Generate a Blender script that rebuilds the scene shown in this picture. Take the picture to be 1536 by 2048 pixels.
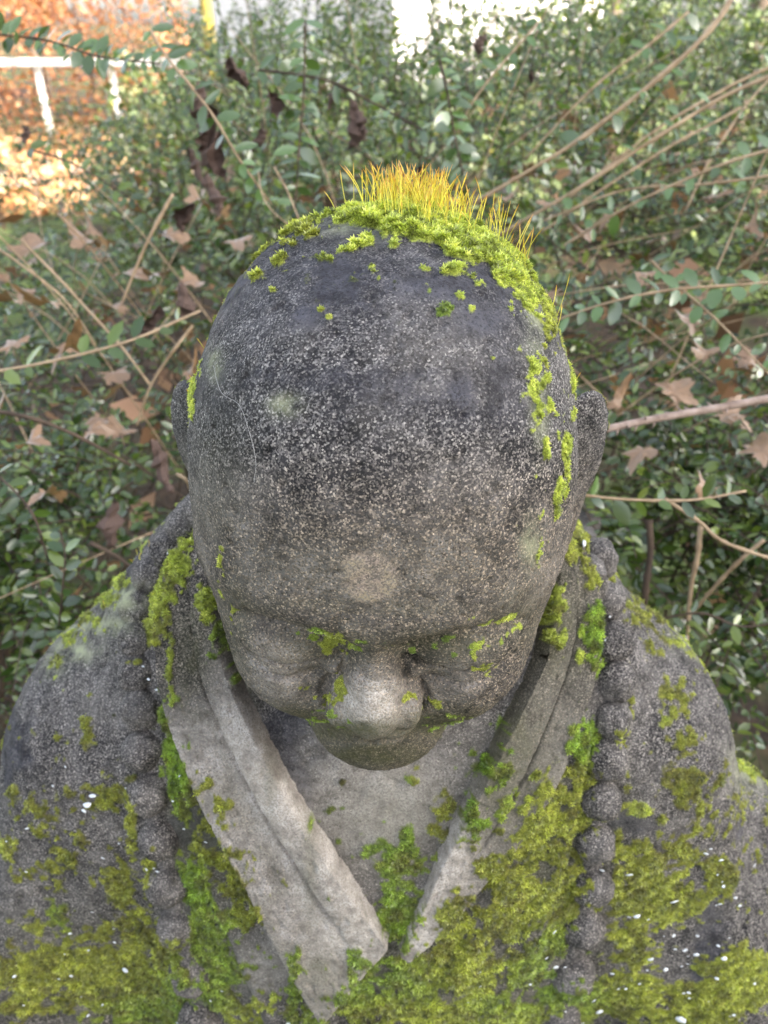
import bpy, math, random
import numpy as np
from mathutils import Vector, Matrix

random.seed(7)
RNG = np.random.default_rng(11)
R = math.radians

for o in list(bpy.data.objects):
    bpy.data.objects.remove(o, do_unlink=True)
SC = bpy.context.scene
COL = SC.collection

# ------------------------------------------------------------------ camera
CAM_H = 1.40
PITCH = R(32.5)
FPX = 1536.0                       # focal length in pixels of the 1536 x 2048 photograph
cam_data = bpy.data.cameras.new('camera')
cam_data.sensor_fit = 'VERTICAL'
cam_data.sensor_height = 34.667
cam_data.lens = 26.0
cam_data.clip_start = 0.01
cam_data.clip_end = 2000
cam_data.dof.use_dof = True
cam_data.dof.focus_distance = 0.300
cam_data.dof.aperture_fstop = 12.5
cam = bpy.data.objects.new('camera', cam_data)
cam.location = (0, 0, CAM_H)
cam.rotation_euler = (R(90) - PITCH, 0, 0)
COL.objects.link(cam)
SC.camera = cam

# ------------------------------------------------------------------ light
SUN_EL = R(27)
SUN_AZ_VEC = Vector((0.80, -0.60, 0)).normalized()     # from the scene towards the sun (right, behind the camera)
world = bpy.data.worlds.new('World')
SC.world = world
world.use_nodes = True
wn, wl = world.node_tree.nodes, world.node_tree.links
wn.clear()
sky = wn.new('ShaderNodeTexSky')
sky.sky_type = 'NISHITA'
sky.sun_disc = False
sky.sun_elevation = SUN_EL
sky.sun_rotation = math.atan2(SUN_AZ_VEC.x, SUN_AZ_VEC.y)
sky.air_density = 1.0
sky.dust_density = 3.0
sky.ozone_density = 1.0
hs = wn.new('ShaderNodeHueSaturation')                 # thin high cloud: paler sky everywhere
hs.inputs['Saturation'].default_value = 0.46
wb = wn.new('ShaderNodeBackground')
wb.inputs['Strength'].default_value = 0.15
wo = wn.new('ShaderNodeOutputWorld')
wl.new(sky.outputs[0], hs.inputs['Color'])
wl.new(hs.outputs[0], wb.inputs['Color'])
wl.new(wb.outputs[0], wo.inputs['Surface'])

sun_data = bpy.data.lights.new('sun', 'SUN')
sun_data.energy = 4.0
sun_data.angle = R(0.53)
sun_data.color = (1.0, 0.86, 0.68)
sun = bpy.data.objects.new('sun', sun_data)
sdir = (SUN_AZ_VEC * math.cos(SUN_EL) + Vector((0, 0, math.sin(SUN_EL))))
sun.rotation_euler = sdir.to_track_quat('Z', 'Y').to_euler()
sun.location = sdir * 30
COL.objects.link(sun)

SC.view_settings.view_transform = 'Standard'
SC.view_settings.look = 'None'
SC.view_settings.gamma = 1.0
SC.view_settings.exposure = 2.4
SC.view_settings.use_curve_mapping = False
SC.render.engine = 'CYCLES'
SC.cycles.use_denoising = True
SC.cycles.max_bounces = 6
SC.cycles.diffuse_bounces = 3
SC.cycles.glossy_bounces = 2
SC.cycles.transmission_bounces = 4
SC.cycles.transparent_max_bounces = 4

# ------------------------------------------------------------------ helpers
FWD = np.array([0, math.cos(PITCH), -math.sin(PITCH)])
UPV = np.array([0, math.sin(PITCH), math.cos(PITCH)])
CAMP = np.array([0, 0, CAM_H])

def at(px, py, d):
    """world point that stands at photograph pixel (px, py), d metres deep"""
    return CAMP + FWD * d + UPV * ((1024 - py) / FPX * d) + np.array([(px - 768) / FPX * d, 0, 0])

def project(P):
    q = np.asarray(P) - CAMP
    d = q @ FWD
    dd = np.maximum(d, 1e-4)
    return 768 + q[:, 0] / dd * FPX, 1024 - (q @ UPV) / dd * FPX, d

def tag(o, label=None, cat=None, group=None, kind=None):
    if label: o['label'] = label
    if cat: o['category'] = cat
    if group: o['group'] = group
    if kind: o['kind'] = kind
    return o

def empty(name, loc=(0, 0, 0), parent=None):
    o = bpy.data.objects.new(name, None)
    o.empty_display_size = 0.05
    o.location = loc
    COL.objects.link(o)
    if parent: o.parent = parent
    return o

def mesh_data(name, verts, faces, mat=None, smooth=True, attrs=None, cols=None):
    verts = np.asarray(verts, dtype=np.float32)
    me = bpy.data.meshes.new(name)
    if isinstance(faces, np.ndarray):
        n, k = faces.shape
        me.vertices.add(len(verts)); me.vertices.foreach_set('co', verts.ravel())
        me.loops.add(n * k); me.loops.foreach_set('vertex_index', faces.astype(np.int32).ravel())
        me.polygons.add(n)
        me.polygons.foreach_set('loop_start', np.arange(0, n * k, k, dtype=np.int32))
        me.polygons.foreach_set('loop_total', np.full(n, k, dtype=np.int32))
        me.update(calc_edges=True)
    else:
        me.from_pydata(verts.tolist(), [], faces)
        me.update()
    if smooth:
        me.polygons.foreach_set('use_smooth', np.ones(len(me.polygons), dtype=bool))
    for k, v in (attrs or {}).items():
        a = me.attributes.new(k, 'FLOAT', 'POINT'); a.data.foreach_set('value', np.asarray(v, np.float32))
    for k, v in (cols or {}).items():
        a = me.attributes.new(k, 'FLOAT_COLOR', 'POINT')
        c = np.ones((len(verts), 4), np.float32); c[:, :3] = v
        a.data.foreach_set('color', c.ravel())
    if mat: me.materials.append(mat)
    return me

def obj(name, me, parent=None, loc=None):
    o = bpy.data.objects.new(name, me)
    if loc is not None: o.location = loc
    COL.objects.link(o)
    if parent: o.parent = parent
    return o

def build(name, verts, faces, mat, parent=None, **kw):
    """world-space verts -> object; verts are stored relative to the parent's place"""
    v = np.asarray(verts, dtype=np.float64)
    p = parent
    while p is not None:
        v = v - np.array(p.location); p = p.parent
    return obj(name, mesh_data(name, v, faces, mat, **kw), parent)

class MB:
    """collects boxes and tubes into one mesh"""
    def __init__(s): s.v = []; s.f = []
    def box(s, c, size, rz=0.0):
        c = np.array(c, float); hx, hy, hz = np.array(size) / 2
        n = len(s.v); ca, sa = math.cos(rz), math.sin(rz)
        for x in (-hx, hx):
            for y in (-hy, hy):
                for z in (-hz, hz):
                    s.v.append((c[0] + x * ca - y * sa, c[1] + x * sa + y * ca, c[2] + z))
        for q in ((0, 1, 3, 2), (4, 6, 7, 5), (0, 4, 5, 1), (2, 3, 7, 6), (0, 2, 6, 4), (1, 5, 7, 3)):
            s.f.append(tuple(n + i for i in q))
        return s
    def tube(s, pts, rad, k=6, cap=True):
        pts = np.asarray(pts, float); m = len(pts)
        rad = np.full(m, rad) if np.isscalar(rad) else np.asarray(rad)
        t = np.gradient(pts, axis=0); t /= np.linalg.norm(t, axis=1)[:, None] + 1e-9
        up = np.array([0.31, 0.17, 0.93]); n0 = len(s.v)
        for i in range(m):
            a = np.cross(t[i], up); a /= np.linalg.norm(a) + 1e-9
            b = np.cross(t[i], a)
            for j in range(k):
                w = 2 * math.pi * j / k
                s.v.append(tuple(pts[i] + rad[i] * (a * math.cos(w) + b * math.sin(w))))
        for i in range(m - 1):
            for j in range(k):
                j2 = (j + 1) % k
                s.f.append((n0 + i * k + j, n0 + i * k + j2, n0 + (i + 1) * k + j2, n0 + (i + 1) * k + j))
        if cap:
            s.f.append(tuple(n0 + j for j in range(k))[::-1])
            s.f.append(tuple(n0 + (m - 1) * k + j for j in range(k)))
        return s
    def build(s, name, mat, parent=None, smooth=False, **kw):
        return build(name, np.array(s.v), s.f, mat, parent, smooth=smooth, **kw)

def smooth_path(pts, n=24):
    """Catmull-Rom through the points"""
    P = np.asarray(pts, float)
    P = np.vstack([2 * P[0] - P[1], P, 2 * P[-1] - P[-2]])
    out = []
    m = len(P) - 3
    for t in np.linspace(0, m - 1e-6, n):
        i = int(t); u = t - i
        a, b, c, d = P[i], P[i + 1], P[i + 2], P[i + 3]
        out.append(0.5 * (2 * b + (c - a) * u + (2 * a - 5 * b + 4 * c - d) * u * u + (3 * b - a - 3 * c + d) * u ** 3))
    return np.array(out)

def _hash(i, j, k, seed):
    n = (i * 374761393 + j * 668265263 + k * 2147483647 + seed * 1274126177) & 0xFFFFFFFF
    n = ((n ^ (n >> 13)) * 1274126177) & 0xFFFFFFFF
    n = ((n ^ (n >> 16)) * 2246822519) & 0xFFFFFFFF
    return ((n ^ (n >> 15)) & 0xFFFFFF) / 16777215.0

def vnoise(P, scale, seed=0):
    q = np.asarray(P) * scale
    i = np.floor(q).astype(np.int64); f = q - i
    f = f * f * (3 - 2 * f)
    out = 0
    for a in (0, 1):
        wa = f[:, 0] if a else 1 - f[:, 0]
        for b in (0, 1):
            wb_ = f[:, 1] if b else 1 - f[:, 1]
            for c in (0, 1):
                wc = f[:, 2] if c else 1 - f[:, 2]
                out = out + wa * wb_ * wc * _hash(i[:, 0] + a, i[:, 1] + b, i[:, 2] + c, seed)
    return out

def fbm(P, scale, octv=3, seed=0):
    s = 0; a = 0.5; tot = 0
    for k in range(octv):
        s = s + a * vnoise(P, scale * 2 ** k, seed + 17 * k); tot += a; a *= 0.55
    return s / tot

def sstep(a, b, x):
    t = np.clip((x - a) / (b - a), 0, 1)
    return t * t * (3 - 2 * t)

# ------------------------------------------------------------------ materials
def new_mat(name):
    m = bpy.data.materials.new(name); m.use_nodes = True
    nt = m.node_tree; nt.nodes.clear()
    out = nt.nodes.new('ShaderNodeOutputMaterial')
    return m, nt, out

def N(nt, t, **kw):
    n = nt.nodes.new(t)
    for k, v in kw.items():
        if k in n.inputs.keys(): n.inputs[k].default_value = v
        else: setattr(n, k, v)
    return n

def noise(nt, vec, scale, detail=3, rough=0.6):
    n = N(nt, 'ShaderNodeTexNoise'); n.inputs['Scale'].default_value = scale
    n.inputs['Detail'].default_value = detail; n.inputs['Roughness'].default_value = rough
    if vec is not None: nt.links.new(vec, n.inputs['Vector'])
    return n.outputs['Fac']

def ramp(nt, fac, stops):
    r = nt.nodes.new('ShaderNodeValToRGB')
    e = r.color_ramp.elements
    while len(e) < len(stops): e.new(0.5)
    for i, (p, c) in enumerate(stops):
        e[i].position = p
        e[i].color = (c, c, c, 1) if np.isscalar(c) else (*c, 1)
    nt.links.new(fac, r.inputs[0])
    return r.outputs[0]

def mix(nt, fac, a, b, blend='MIX'):
    m = nt.nodes.new('ShaderNodeMix'); m.data_type = 'RGBA'; m.blend_type = blend
    for s, v in ((m.inputs[0], fac), (m.inputs[6], a), (m.inputs[7], b)):
        if isinstance(v, bpy.types.NodeSocket): nt.links.new(v, s)
        elif np.isscalar(v): s.default_value = v if s.type == 'VALUE' else (v, v, v, 1)
        else: s.default_value = (*v, 1)
    return m.outputs[2]

def mth(nt, op, a, b=None, clamp=False):
    m = nt.nodes.new('ShaderNodeMath'); m.operation = op; m.use_clamp = clamp
    for s, v in zip(m.inputs, (a, b)):
        if v is None: continue
        if isinstance(v, bpy.types.NodeSocket): nt.links.new(v, s)
        else: s.default_value = v
    return m.outputs[0]

def attr(nt, name, out='Fac'):
    a = nt.nodes.new('ShaderNodeAttribute'); a.attribute_name = name
    return a.outputs[out]

def principled(nt, out, color, rough=0.8, bump=None, bump_d=0.001, bump_s=0.6, spec=0.3):
    p = nt.nodes.new('ShaderNodeBsdfPrincipled')
    p.inputs['Roughness'].default_value = rough if np.isscalar(rough) else 0.5
    if isinstance(rough, bpy.types.NodeSocket): nt.links.new(rough, p.inputs['Roughness'])
    p.inputs['Specular IOR Level'].default_value = spec
    if isinstance(color, bpy.types.NodeSocket): nt.links.new(color, p.inputs['Base Color'])
    else: p.inputs['Base Color'].default_value = (*color, 1)
    if bump is not None:
        b = nt.nodes.new('ShaderNodeBump'); b.inputs['Strength'].default_value = bump_s
        b.inputs['Distance'].default_value = bump_d
        nt.links.new(bump, b.inputs['Height']); nt.links.new(b.outputs[0], p.inputs['Normal'])
    nt.links.new(p.outputs[0], out.inputs['Surface'])
    return p

def simple_mat(name, c1, c2, scale, rough=0.8, bump_d=0.002, spec=0.3):
    m, nt, out = new_mat(name)
    tc = nt.nodes.new('ShaderNodeTexCoord').outputs['Object']
    f = noise(nt, tc, scale, 4)
    principled(nt, out, ramp(nt, f, [(0.3, c1), (0.7, c2)]), rough, f, bump_d, 0.6, spec)
    return m

def stone_material():
    m, nt, out = new_mat('weathered_stone')
    tc = nt.nodes.new('ShaderNodeTexCoord').outputs['Object']
    big = noise(nt, tc, 22, 4, 0.6)
    mid = noise(nt, tc, 95, 4, 0.65)
    fine = noise(nt, tc, 900, 3, 0.7)
    v = N(nt, 'ShaderNodeTexVoronoi'); v.inputs['Scale'].default_value = 1600
    nt.links.new(tc, v.inputs['Vector'])
    sep = nt.nodes.new('ShaderNodeSeparateColor'); nt.links.new(v.outputs['Color'], sep.inputs[0])
    cell = sep.outputs[0]
    warm = attr(nt, 'warm')
    smoothp = attr(nt, 'smooth_patch')
    dark = ramp(nt, mid, [(0.34, (0.009, 0.009, 0.010)), (0.50, (0.020, 0.018, 0.020)), (0.68, (0.052, 0.048, 0.050))])
    light = ramp(nt, mid, [(0.28, (0.20, 0.175, 0.15)), (0.50, (0.49, 0.45, 0.40)), (0.70, (0.70, 0.655, 0.61))])
    wf = mth(nt, 'ADD', warm, mth(nt, 'MULTIPLY', mth(nt, 'SUBTRACT', big, 0.5), 0.9), True)
    base = mix(nt, wf, dark, light)
    # pale grains on the dark crust, fewer on smooth slaty patches
    gf = ramp(nt, cell, [(0.42, 0.0), (0.54, 1.0)])
    gf = mth(nt, 'MULTIPLY', gf, ramp(nt, mid, [(0.34, 0.45), (0.56, 1.0)]))
    gf = mth(nt, 'MULTIPLY', gf, mth(nt, 'SUBTRACT', 1.0, mth(nt, 'MULTIPLY', smoothp, 0.80)))
    gcol = ramp(nt, sep.outputs[1], [(0.05, (0.085, 0.080, 0.082)), (0.5, (0.20, 0.188, 0.182)), (0.85, (0.36, 0.34, 0.32)), (1.0, (0.62, 0.58, 0.53))])
    gcol = mix(nt, attr(nt, 'tan'), gcol, mix(nt, 1.0, gcol, (1.16, 0.98, 0.76), 'MULTIPLY'))
    base = mix(nt, mth(nt, 'MULTIPLY', gf, mth(nt, 'SUBTRACT', 0.90, mth(nt, 'MULTIPLY', wf, 0.38))), base, gcol)
    base = mix(nt, mth(nt, 'MULTIPLY', smoothp, 0.72), base, ramp(nt, mid, [(0.35, (0.028, 0.027, 0.036)), (0.62, (0.085, 0.086, 0.108))]))
    # dark pits
    base = mix(nt, mth(nt, 'MULTIPLY', ramp(nt, fine, [(0.34, 0.9), (0.46, 0.0)]), mth(nt, 'SUBTRACT', 1.0, mth(nt, 'MULTIPLY', wf, 0.6))), base, (0.012, 0.012, 0.012))
    # pale green-grey lichen film
    lich = attr(nt, 'lichen')
    lf = mth(nt, 'MULTIPLY', lich, ramp(nt, mid, [(0.35, 0.0), (0.6, 1.0)]))
    base = mix(nt, lf, base, (0.34, 0.36, 0.22))
    st = attr(nt, 'stain')
    base = mix(nt, mth(nt, 'MULTIPLY', st, ramp(nt, cell, [(0.25, 0.18), (0.75, 0.85)])), base, ramp(nt, mid, [(0.4, (0.40, 0.315, 0.27)), (0.64, (0.46, 0.38, 0.26))]))
    # thin green algae, darker below the nose where shade is painted in
    alg_shade = attr(nt, 'algae_shade')
    base = mix(nt, mth(nt, 'MULTIPLY', alg_shade, ramp(nt, mid, [(0.32, 0.35), (0.62, 0.9)])), base, (0.058, 0.060, 0.018))
    moss = attr(nt, 'moss')
    mcol = mix(nt, ramp(nt, fine, [(0.3, 0.75), (0.7, 0.0)]), attr(nt, 'moss_color', 'Color'), (0.02, 0.026, 0.004))
    mf = ramp(nt, mth(nt, 'ADD', moss, mth(nt, 'MULTIPLY', mth(nt, 'SUBTRACT', fine, 0.5), 0.7)), [(0.16, 0.0), (0.58, 0.95)])
    col = mix(nt, mf, base, mcol)
    h = mth(nt, 'ADD', mth(nt, 'MULTIPLY', fine, 0.7), mth(nt, 'MULTIPLY', cell, 0.45))
    principled(nt, out, col, 0.78, h, 0.0016, 0.9, 0.30)
    return m

def moss_material():
    m, nt, out = new_mat('moss_blades')
    c = attr(nt, 'moss_color', 'Color')
    d = N(nt, 'ShaderNodeBsdfDiffuse'); nt.links.new(c, d.inputs['Color'])
    t = N(nt, 'ShaderNodeBsdfTranslucent'); nt.links.new(c, t.inputs['Color'])
    g = N(nt, 'ShaderNodeBsdfGlossy', Roughness=0.4); g.inputs['Color'].default_value = (0.9, 0.95, 1, 1)
    x = N(nt, 'ShaderNodeMixShader', Fac=0.4); nt.links.new(d.outputs[0], x.inputs[1]); nt.links.new(t.outputs[0], x.inputs[2])
    y = N(nt, 'ShaderNodeMixShader', Fac=0.04); nt.links.new(x.outputs[0], y.inputs[1]); nt.links.new(g.outputs[0], y.inputs[2])
    nt.links.new(y.outputs[0], out.inputs['Surface'])
    return m

def leaf_material(name, top, under, gloss=0.10, rough=0.32, trans=0.30, colattr=None, blotch=False):
    m, nt, out = new_mat(name)
    if colattr:
        c = attr(nt, colattr, 'Color')
    else:
        oi = nt.nodes.new('ShaderNodeObjectInfo').outputs['Random']
        c = ramp(nt, oi, [(0.0, tuple(np.array(top) * 0.6)), (0.5, top), (1.0, tuple(np.array(top) * 1.45))])
        if blotch:                                      # blotches and darker veins
            tcd = nt.nodes.new('ShaderNodeTexCoord').outputs['Object']
            c = mix(nt, ramp(nt, noise(nt, tcd, 3.5, 5, 0.7), [(0.38, 0.75), (0.62, 0.0)]), c, tuple(np.array(top) * 0.32))
    geo = nt.nodes.new('ShaderNodeNewGeometry')
    c2 = mix(nt, mth(nt, 'MULTIPLY', geo.outputs['Backfacing'], 0.55), c, under)
    d = N(nt, 'ShaderNodeBsdfDiffuse'); nt.links.new(c2, d.inputs['Color'])
    t = N(nt, 'ShaderNodeBsdfTranslucent')
    nt.links.new(mix(nt, 1.0, c, (1.6, 1.5, 0.7), 'MULTIPLY'), t.inputs['Color'])
    x = N(nt, 'ShaderNodeMixShader', Fac=trans); nt.links.new(d.outputs[0], x.inputs[1]); nt.links.new(t.outputs[0], x.inputs[2])
    g = N(nt, 'ShaderNodeBsdfGlossy', Roughness=rough); g.inputs['Color'].default_value = (1, 1, 1, 1)
    lw = N(nt, 'ShaderNodeLayerWeight', Blend=0.5)
    f = mth(nt, 'ADD', mth(nt, 'MULTIPLY', mth(nt, 'POWER', lw.outputs['Facing'], 4.0), 0.45), gloss, True)
    y = nt.nodes.new('ShaderNodeMixShader'); nt.links.new(f, y.inputs[0])
    nt.links.new(x.outputs[0], y.inputs[1]); nt.links.new(g.outputs[0], y.inputs[2])
    nt.links.new(y.outputs[0], out.inputs['Surface'])
    return m

STONE = stone_material()
MOSS = moss_material()
LEAF = leaf_material('shrub_leaf', (0.075, 0.135, 0.038), (0.14, 0.20, 0.07), 0.07, 0.22, 0.30)
LEAF_BULK = leaf_material('shrub_leaf_mass', None, (0.12, 0.18, 0.06), 0.055, 0.20, 0.30, colattr='leaf_color')
DEAD = leaf_material('dead_leaf', (0.235, 0.14, 0.075), (0.30, 0.185, 0.11), 0.05, 0.45, 0.15, blotch=True)
WITHER = simple_mat('withered_leaf', (0.045, 0.028, 0.024), (0.15, 0.10, 0.08), 90, 0.8)
CANE = simple_mat('tan_cane', (0.20, 0.135, 0.075), (0.42, 0.31, 0.20), 40, 0.6)
TWIG = simple_mat('brown_twig', (0.028, 0.02, 0.015), (0.10, 0.068, 0.046), 30, 0.8)
WHITE = simple_mat('white_paint', (0.72, 0.72, 0.70), (0.82, 0.82, 0.80), 8, 0.5)
FLAKE = simple_mat('white_flake', (0.62, 0.66, 0.70), (0.82, 0.85, 0.88), 200, 0.6, 0.0003)
ORANGE = leaf_material('copper_leaf', None, (0.5, 0.25, 0.12), 0.05, 0.5, 0.30, colattr='leaf_color')
BARK = simple_mat('bark', (0.07, 0.055, 0.045), (0.20, 0.16, 0.13), 14, 0.9, 0.02)
YBARK = simple_mat('lichened_bark', (0.15, 0.12, 0.05), (0.42, 0.35, 0.07), 6, 0.9, 0.01)
WALLW = simple_mat('pale_render', (0.66, 0.65, 0.67), (0.74, 0.73, 0.75), 1.5, 0.9)
BRICK = simple_mat('brick', (0.26, 0.13, 0.09), (0.36, 0.19, 0.13), 3, 0.9)
ROOF = simple_mat('roof_tile', (0.10, 0.075, 0.065), (0.17, 0.12, 0.10), 4, 0.9)
GLASS = simple_mat('window_glass', (0.03, 0.035, 0.04), (0.05, 0.055, 0.06), 1, 0.08, 0.0, 0.6)
def ground_material():
    m, nt, out = new_mat('garden_ground')
    tc = nt.nodes.new('ShaderNodeTexCoord').outputs['Object']
    a = noise(nt, tc, 0.5, 4); b = noise(nt, tc, 14, 5, 0.7); c = noise(nt, tc, 45, 4, 0.7)
    soil = ramp(nt, b, [(0.3, (0.014, 0.010, 0.008)), (0.5, (0.035, 0.024, 0.016)), (0.7, (0.08, 0.05, 0.03))])
    grass = ramp(nt, c, [(0.3, (0.03, 0.05, 0.012)), (0.7, (0.10, 0.14, 0.035))])
    principled(nt, out, mix(nt, ramp(nt, a, [(0.47, 0.0), (0.56, 1.0)]), soil, grass), 0.95, b, 0.02, 0.8)
    return m
GROUND = ground_material()
PATHM = simple_mat('gravel_path', (0.38, 0.34, 0.28), (0.52, 0.47, 0.40), 30, 0.95)

# ------------------------------------------------------------------ the setting
g = MB(); S_ = 900
build('ground', [(-S_, -S_, 0), (S_, -S_, 0), (S_, S_, 0), (-S_, S_, 0)], [(0, 1, 2, 3)], GROUND, smooth=False)['kind'] = 'structure'
pv = []
for x in np.linspace(-14, -1.5, 14):
    c = 9.3 + 0.25 * math.sin(x * 0.7)
    pv += [(x, c - 0.9, 0.004), (x, c + 0.9, 0.004)]
build('path', pv, [(2 * i, 2 * i + 2, 2 * i + 3, 2 * i + 1) for i in range(13)], PATHM, smooth=False)['kind'] = 'structure'

# white post-and-rail fence, sunlit, far left
fb = at(65, 318, 11.0)
FY = fb[1]
fence = empty('garden_fence', (fb[0], FY, 0)); tag(fence, 'white painted post and rail fence in the sun behind the shrub', 'fence')
dep = (FY) / (math.cos(PITCH) + math.sin(PITCH) * (1024 - 124) / FPX)
zr = at(65, 124, dep)[2]
MB().box((-4.2, FY, zr), (7.4, 0.08, 0.09)).build('rail', WHITE, fence)
for px in (-260, -95, 65, 215, 350, 490, 650):
    x = (px - 768) / FPX * dep
    MB().box((x, FY + 0.12, zr / 2 + 0.02), (0.075, 0.075, zr + 0.04)).build('post', WHITE, fence)

def leaf_cloud(centers, size, colors, seed, spread=1.0, up=0.4):
    """small two-triangle leaves at the centres"""
    r = np.random.default_rng(seed); n = len(centers)
    a = r.normal(size=(n, 3)); a /= np.linalg.norm(a, axis=1)[:, None]
    b = r.normal(size=(n, 3)); b[:, 2] += up; b -= a * (a * b).sum(1)[:, None]; b /= np.linalg.norm(b, axis=1)[:, None]
    s = size * r.uniform(0.6, 1.3, n)[:, None]
    V = np.stack([centers - a * s, centers + b * s * 0.55, centers + a * s, centers - b * s * 0.55], 1).reshape(-1, 3)
    F = np.arange(4 * n).reshape(n, 4)
    return V, F, np.repeat(colors, 4, axis=0)

def palette(n, cols, seed, jitter=0.25):
    r = np.random.default_rng(seed)
    c = np.array(cols)[r.integers(0, len(cols), n)]
    return c * (1 + jitter * r.normal(size=(n, 1)))

# copper beech hedge behind the fence
hr = np.random.default_rng(3)
hedge = empty('beech_hedge', (-7.5, 14.2, 0)); tag(hedge, 'copper leaved beech hedge behind the white fence', 'hedge')
n = 15000
hc = np.stack([hr.uniform(-13.5, -3.05, n), 14.2 + hr.normal(0, 0.45, n), hr.uniform(0.02, 2.3, n)], 1)
hc[:, 2] *= 0.85 + 0.3 * vnoise(hc * [1, 1, 0], 0.9, 5)
V, F, C = leaf_cloud(hc, 0.05, palette(n, [(0.42, 0.16, 0.06), (0.50, 0.24, 0.10), (0.34, 0.13, 0.06), (0.5, 0.31, 0.17)], 4), 5)
build('foliage', V, F, ORANGE, hedge, cols={'leaf_color': np.clip(C, 0, 1)}, smooth=False)['kind'] = 'stuff'
for i in range(14):
    x = -13 + i * 0.75
    MB().tube([(x, 14.2, 0), (x + 0.05, 14.2, 0.8), (x - 0.05, 14.15, 1.7)], [0.04, 0.03, 0.012]).build('stem', BARK, hedge)
n = 9000
lc = np.stack([hr.uniform(-12, -2.0, n), hr.uniform(6.8, 14, n), hr.uniform(0.01, 0.05, n)], 1)
V, F, C = leaf_cloud(lc, 0.06, palette(n, [(0.42, 0.18, 0.07), (0.50, 0.28, 0.12), (0.30, 0.14, 0.07), (0.5, 0.36, 0.2)], 8), 9, up=3)
tag(build('leaf_litter', V, F, ORANGE, cols={'leaf_color': np.clip(C, 0, 1)}, smooth=False),
    'orange fallen leaves covering the ground round the fence', 'leaf litter', kind='stuff')

# pale house beyond the garden: shaded left wall, sunlit right wall
hz = 24.0
cx = (785 - 768) / FPX * hz / math.cos(PITCH) * 0.86
house = empty('pale_house', (cx, hz, 0)); tag(house, 'pale rendered house behind the bushes, one wall in the sun', 'house')
c45 = math.cos(R(45))
def wall_pts(ang, length, z0, z1, out=0.0, s0=0.0):
    d = np.array([math.cos(ang), math.sin(ang)]); nrm = np.array([d[1], -d[0]])
    if nrm[1] > 0: nrm = -nrm
    b = np.array([cx, hz]) + nrm * out
    p, q = b + d * s0, b + d * length
    return [(p[0], p[1], z0), (q[0], q[1], z0), (q[0], q[1], z1), (p[0], p[1], z1)], nrm
for ang, L in ((R(38), 8.5), (R(142), 7.0)):
    v, nn = wall_pts(ang, L, 0, 5.2)
    vb = [(p[0] - nn[0] * 0.3, p[1] - nn[1] * 0.3, p[2]) for p in v]
    build('wall', v + vb, [(0, 1, 2, 3), (7, 6, 5, 4), (0, 4, 5, 1), (3, 2, 6, 7), (1, 5, 6, 2), (0, 3, 7, 4)], WALLW, house, smooth=False)
    for k, s in enumerate((1.6, 4.3)):
        for zz in (3.3,):
            v, _ = wall_pts(ang, s + 1.1, zz, zz + 1.2, 0.03, s)
            w = build('window', v, [(0, 1, 2, 3)], GLASS, house, smooth=False)
            fr = MB()
            for (a, b_) in ((0, 1), (1, 2), (2, 3), (3, 0)):
                fr.tube([np.array(v[a]) + np.array([nn[0], nn[1], 0]) * 0.03, np.array(v[b_]) + np.array([nn[0], nn[1], 0]) * 0.03], 0.05, 4)
            fr.build('frame', WHITE, w)
rp = [(cx, hz - 0.5, 5.2), (cx + 7.2, hz + 5.0, 5.2), (cx + 1.5, hz + 10, 5.2), (cx - 6, hz + 4.2, 5.2), (cx + 0.5, hz + 4.6, 8.6)]
build('roof', rp, [(0, 1, 4), (1, 2, 4), (2, 3, 4), (3, 0, 4), (3, 2, 1, 0)], ROOF, house, smooth=False)

# unseen house, added behind the camera at right to shade statue and shrub
bh = empty('unseen_shade_house', (13.0, -9.0, 0)); tag(bh, 'unseen brick house added behind the viewer to shade the garden', 'house')
x0, x1, y0, y1, ze, zt = 4.0, 22.0, -9.0, -16.0, 10.0, 15.8
build('wall', [(x0, y0, 0), (x1, y0, 0), (x1, y1, 0), (x0, y1, 0), (x0, y0, ze), (x1, y0, ze), (x1, y1, ze), (x0, y1, ze)],
      [(0, 1, 5, 4), (1, 2, 6, 5), (2, 3, 7, 6), (3, 0, 4, 7)], BRICK, bh, smooth=False)
build('roof', [(x0 - .3, y0 + .4, ze), (x1 + .3, y0 + .4, ze), (x1 + .3, y1 - .4, ze), (x0 - .3, y1 - .4, ze), (x0 - .3, (y0 + y1) / 2, zt), (x1 + .3, (y0 + y1) / 2, zt)],
      [(0, 1, 5, 4), (2, 3, 4, 5), (0, 4, 3), (1, 2, 5), (3, 2, 1, 0)], ROOF, bh, smooth=False)
for u in (5.5, 9.5, 13.5, 17.5):
    for z in (0.9, 3.9, 6.9):
        wv_ = [(u, y0 + .03, z), (u + 1.3, y0 + .03, z), (u + 1.3, y0 + .03, z + 1.4), (u, y0 + .03, z + 1.4)]
        w = build('window', wv_, [(0, 1, 2, 3)], GLASS, bh, smooth=False)
        fr = MB()
        for a_, b_ in ((0, 1), (1, 2), (2, 3), (3, 0)): fr.tube([np.array(wv_[a_]) + [0, .03, 0], np.array(wv_[b_]) + [0, .03, 0]], 0.05, 4)
        fr.build('frame', WHITE, w)

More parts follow.
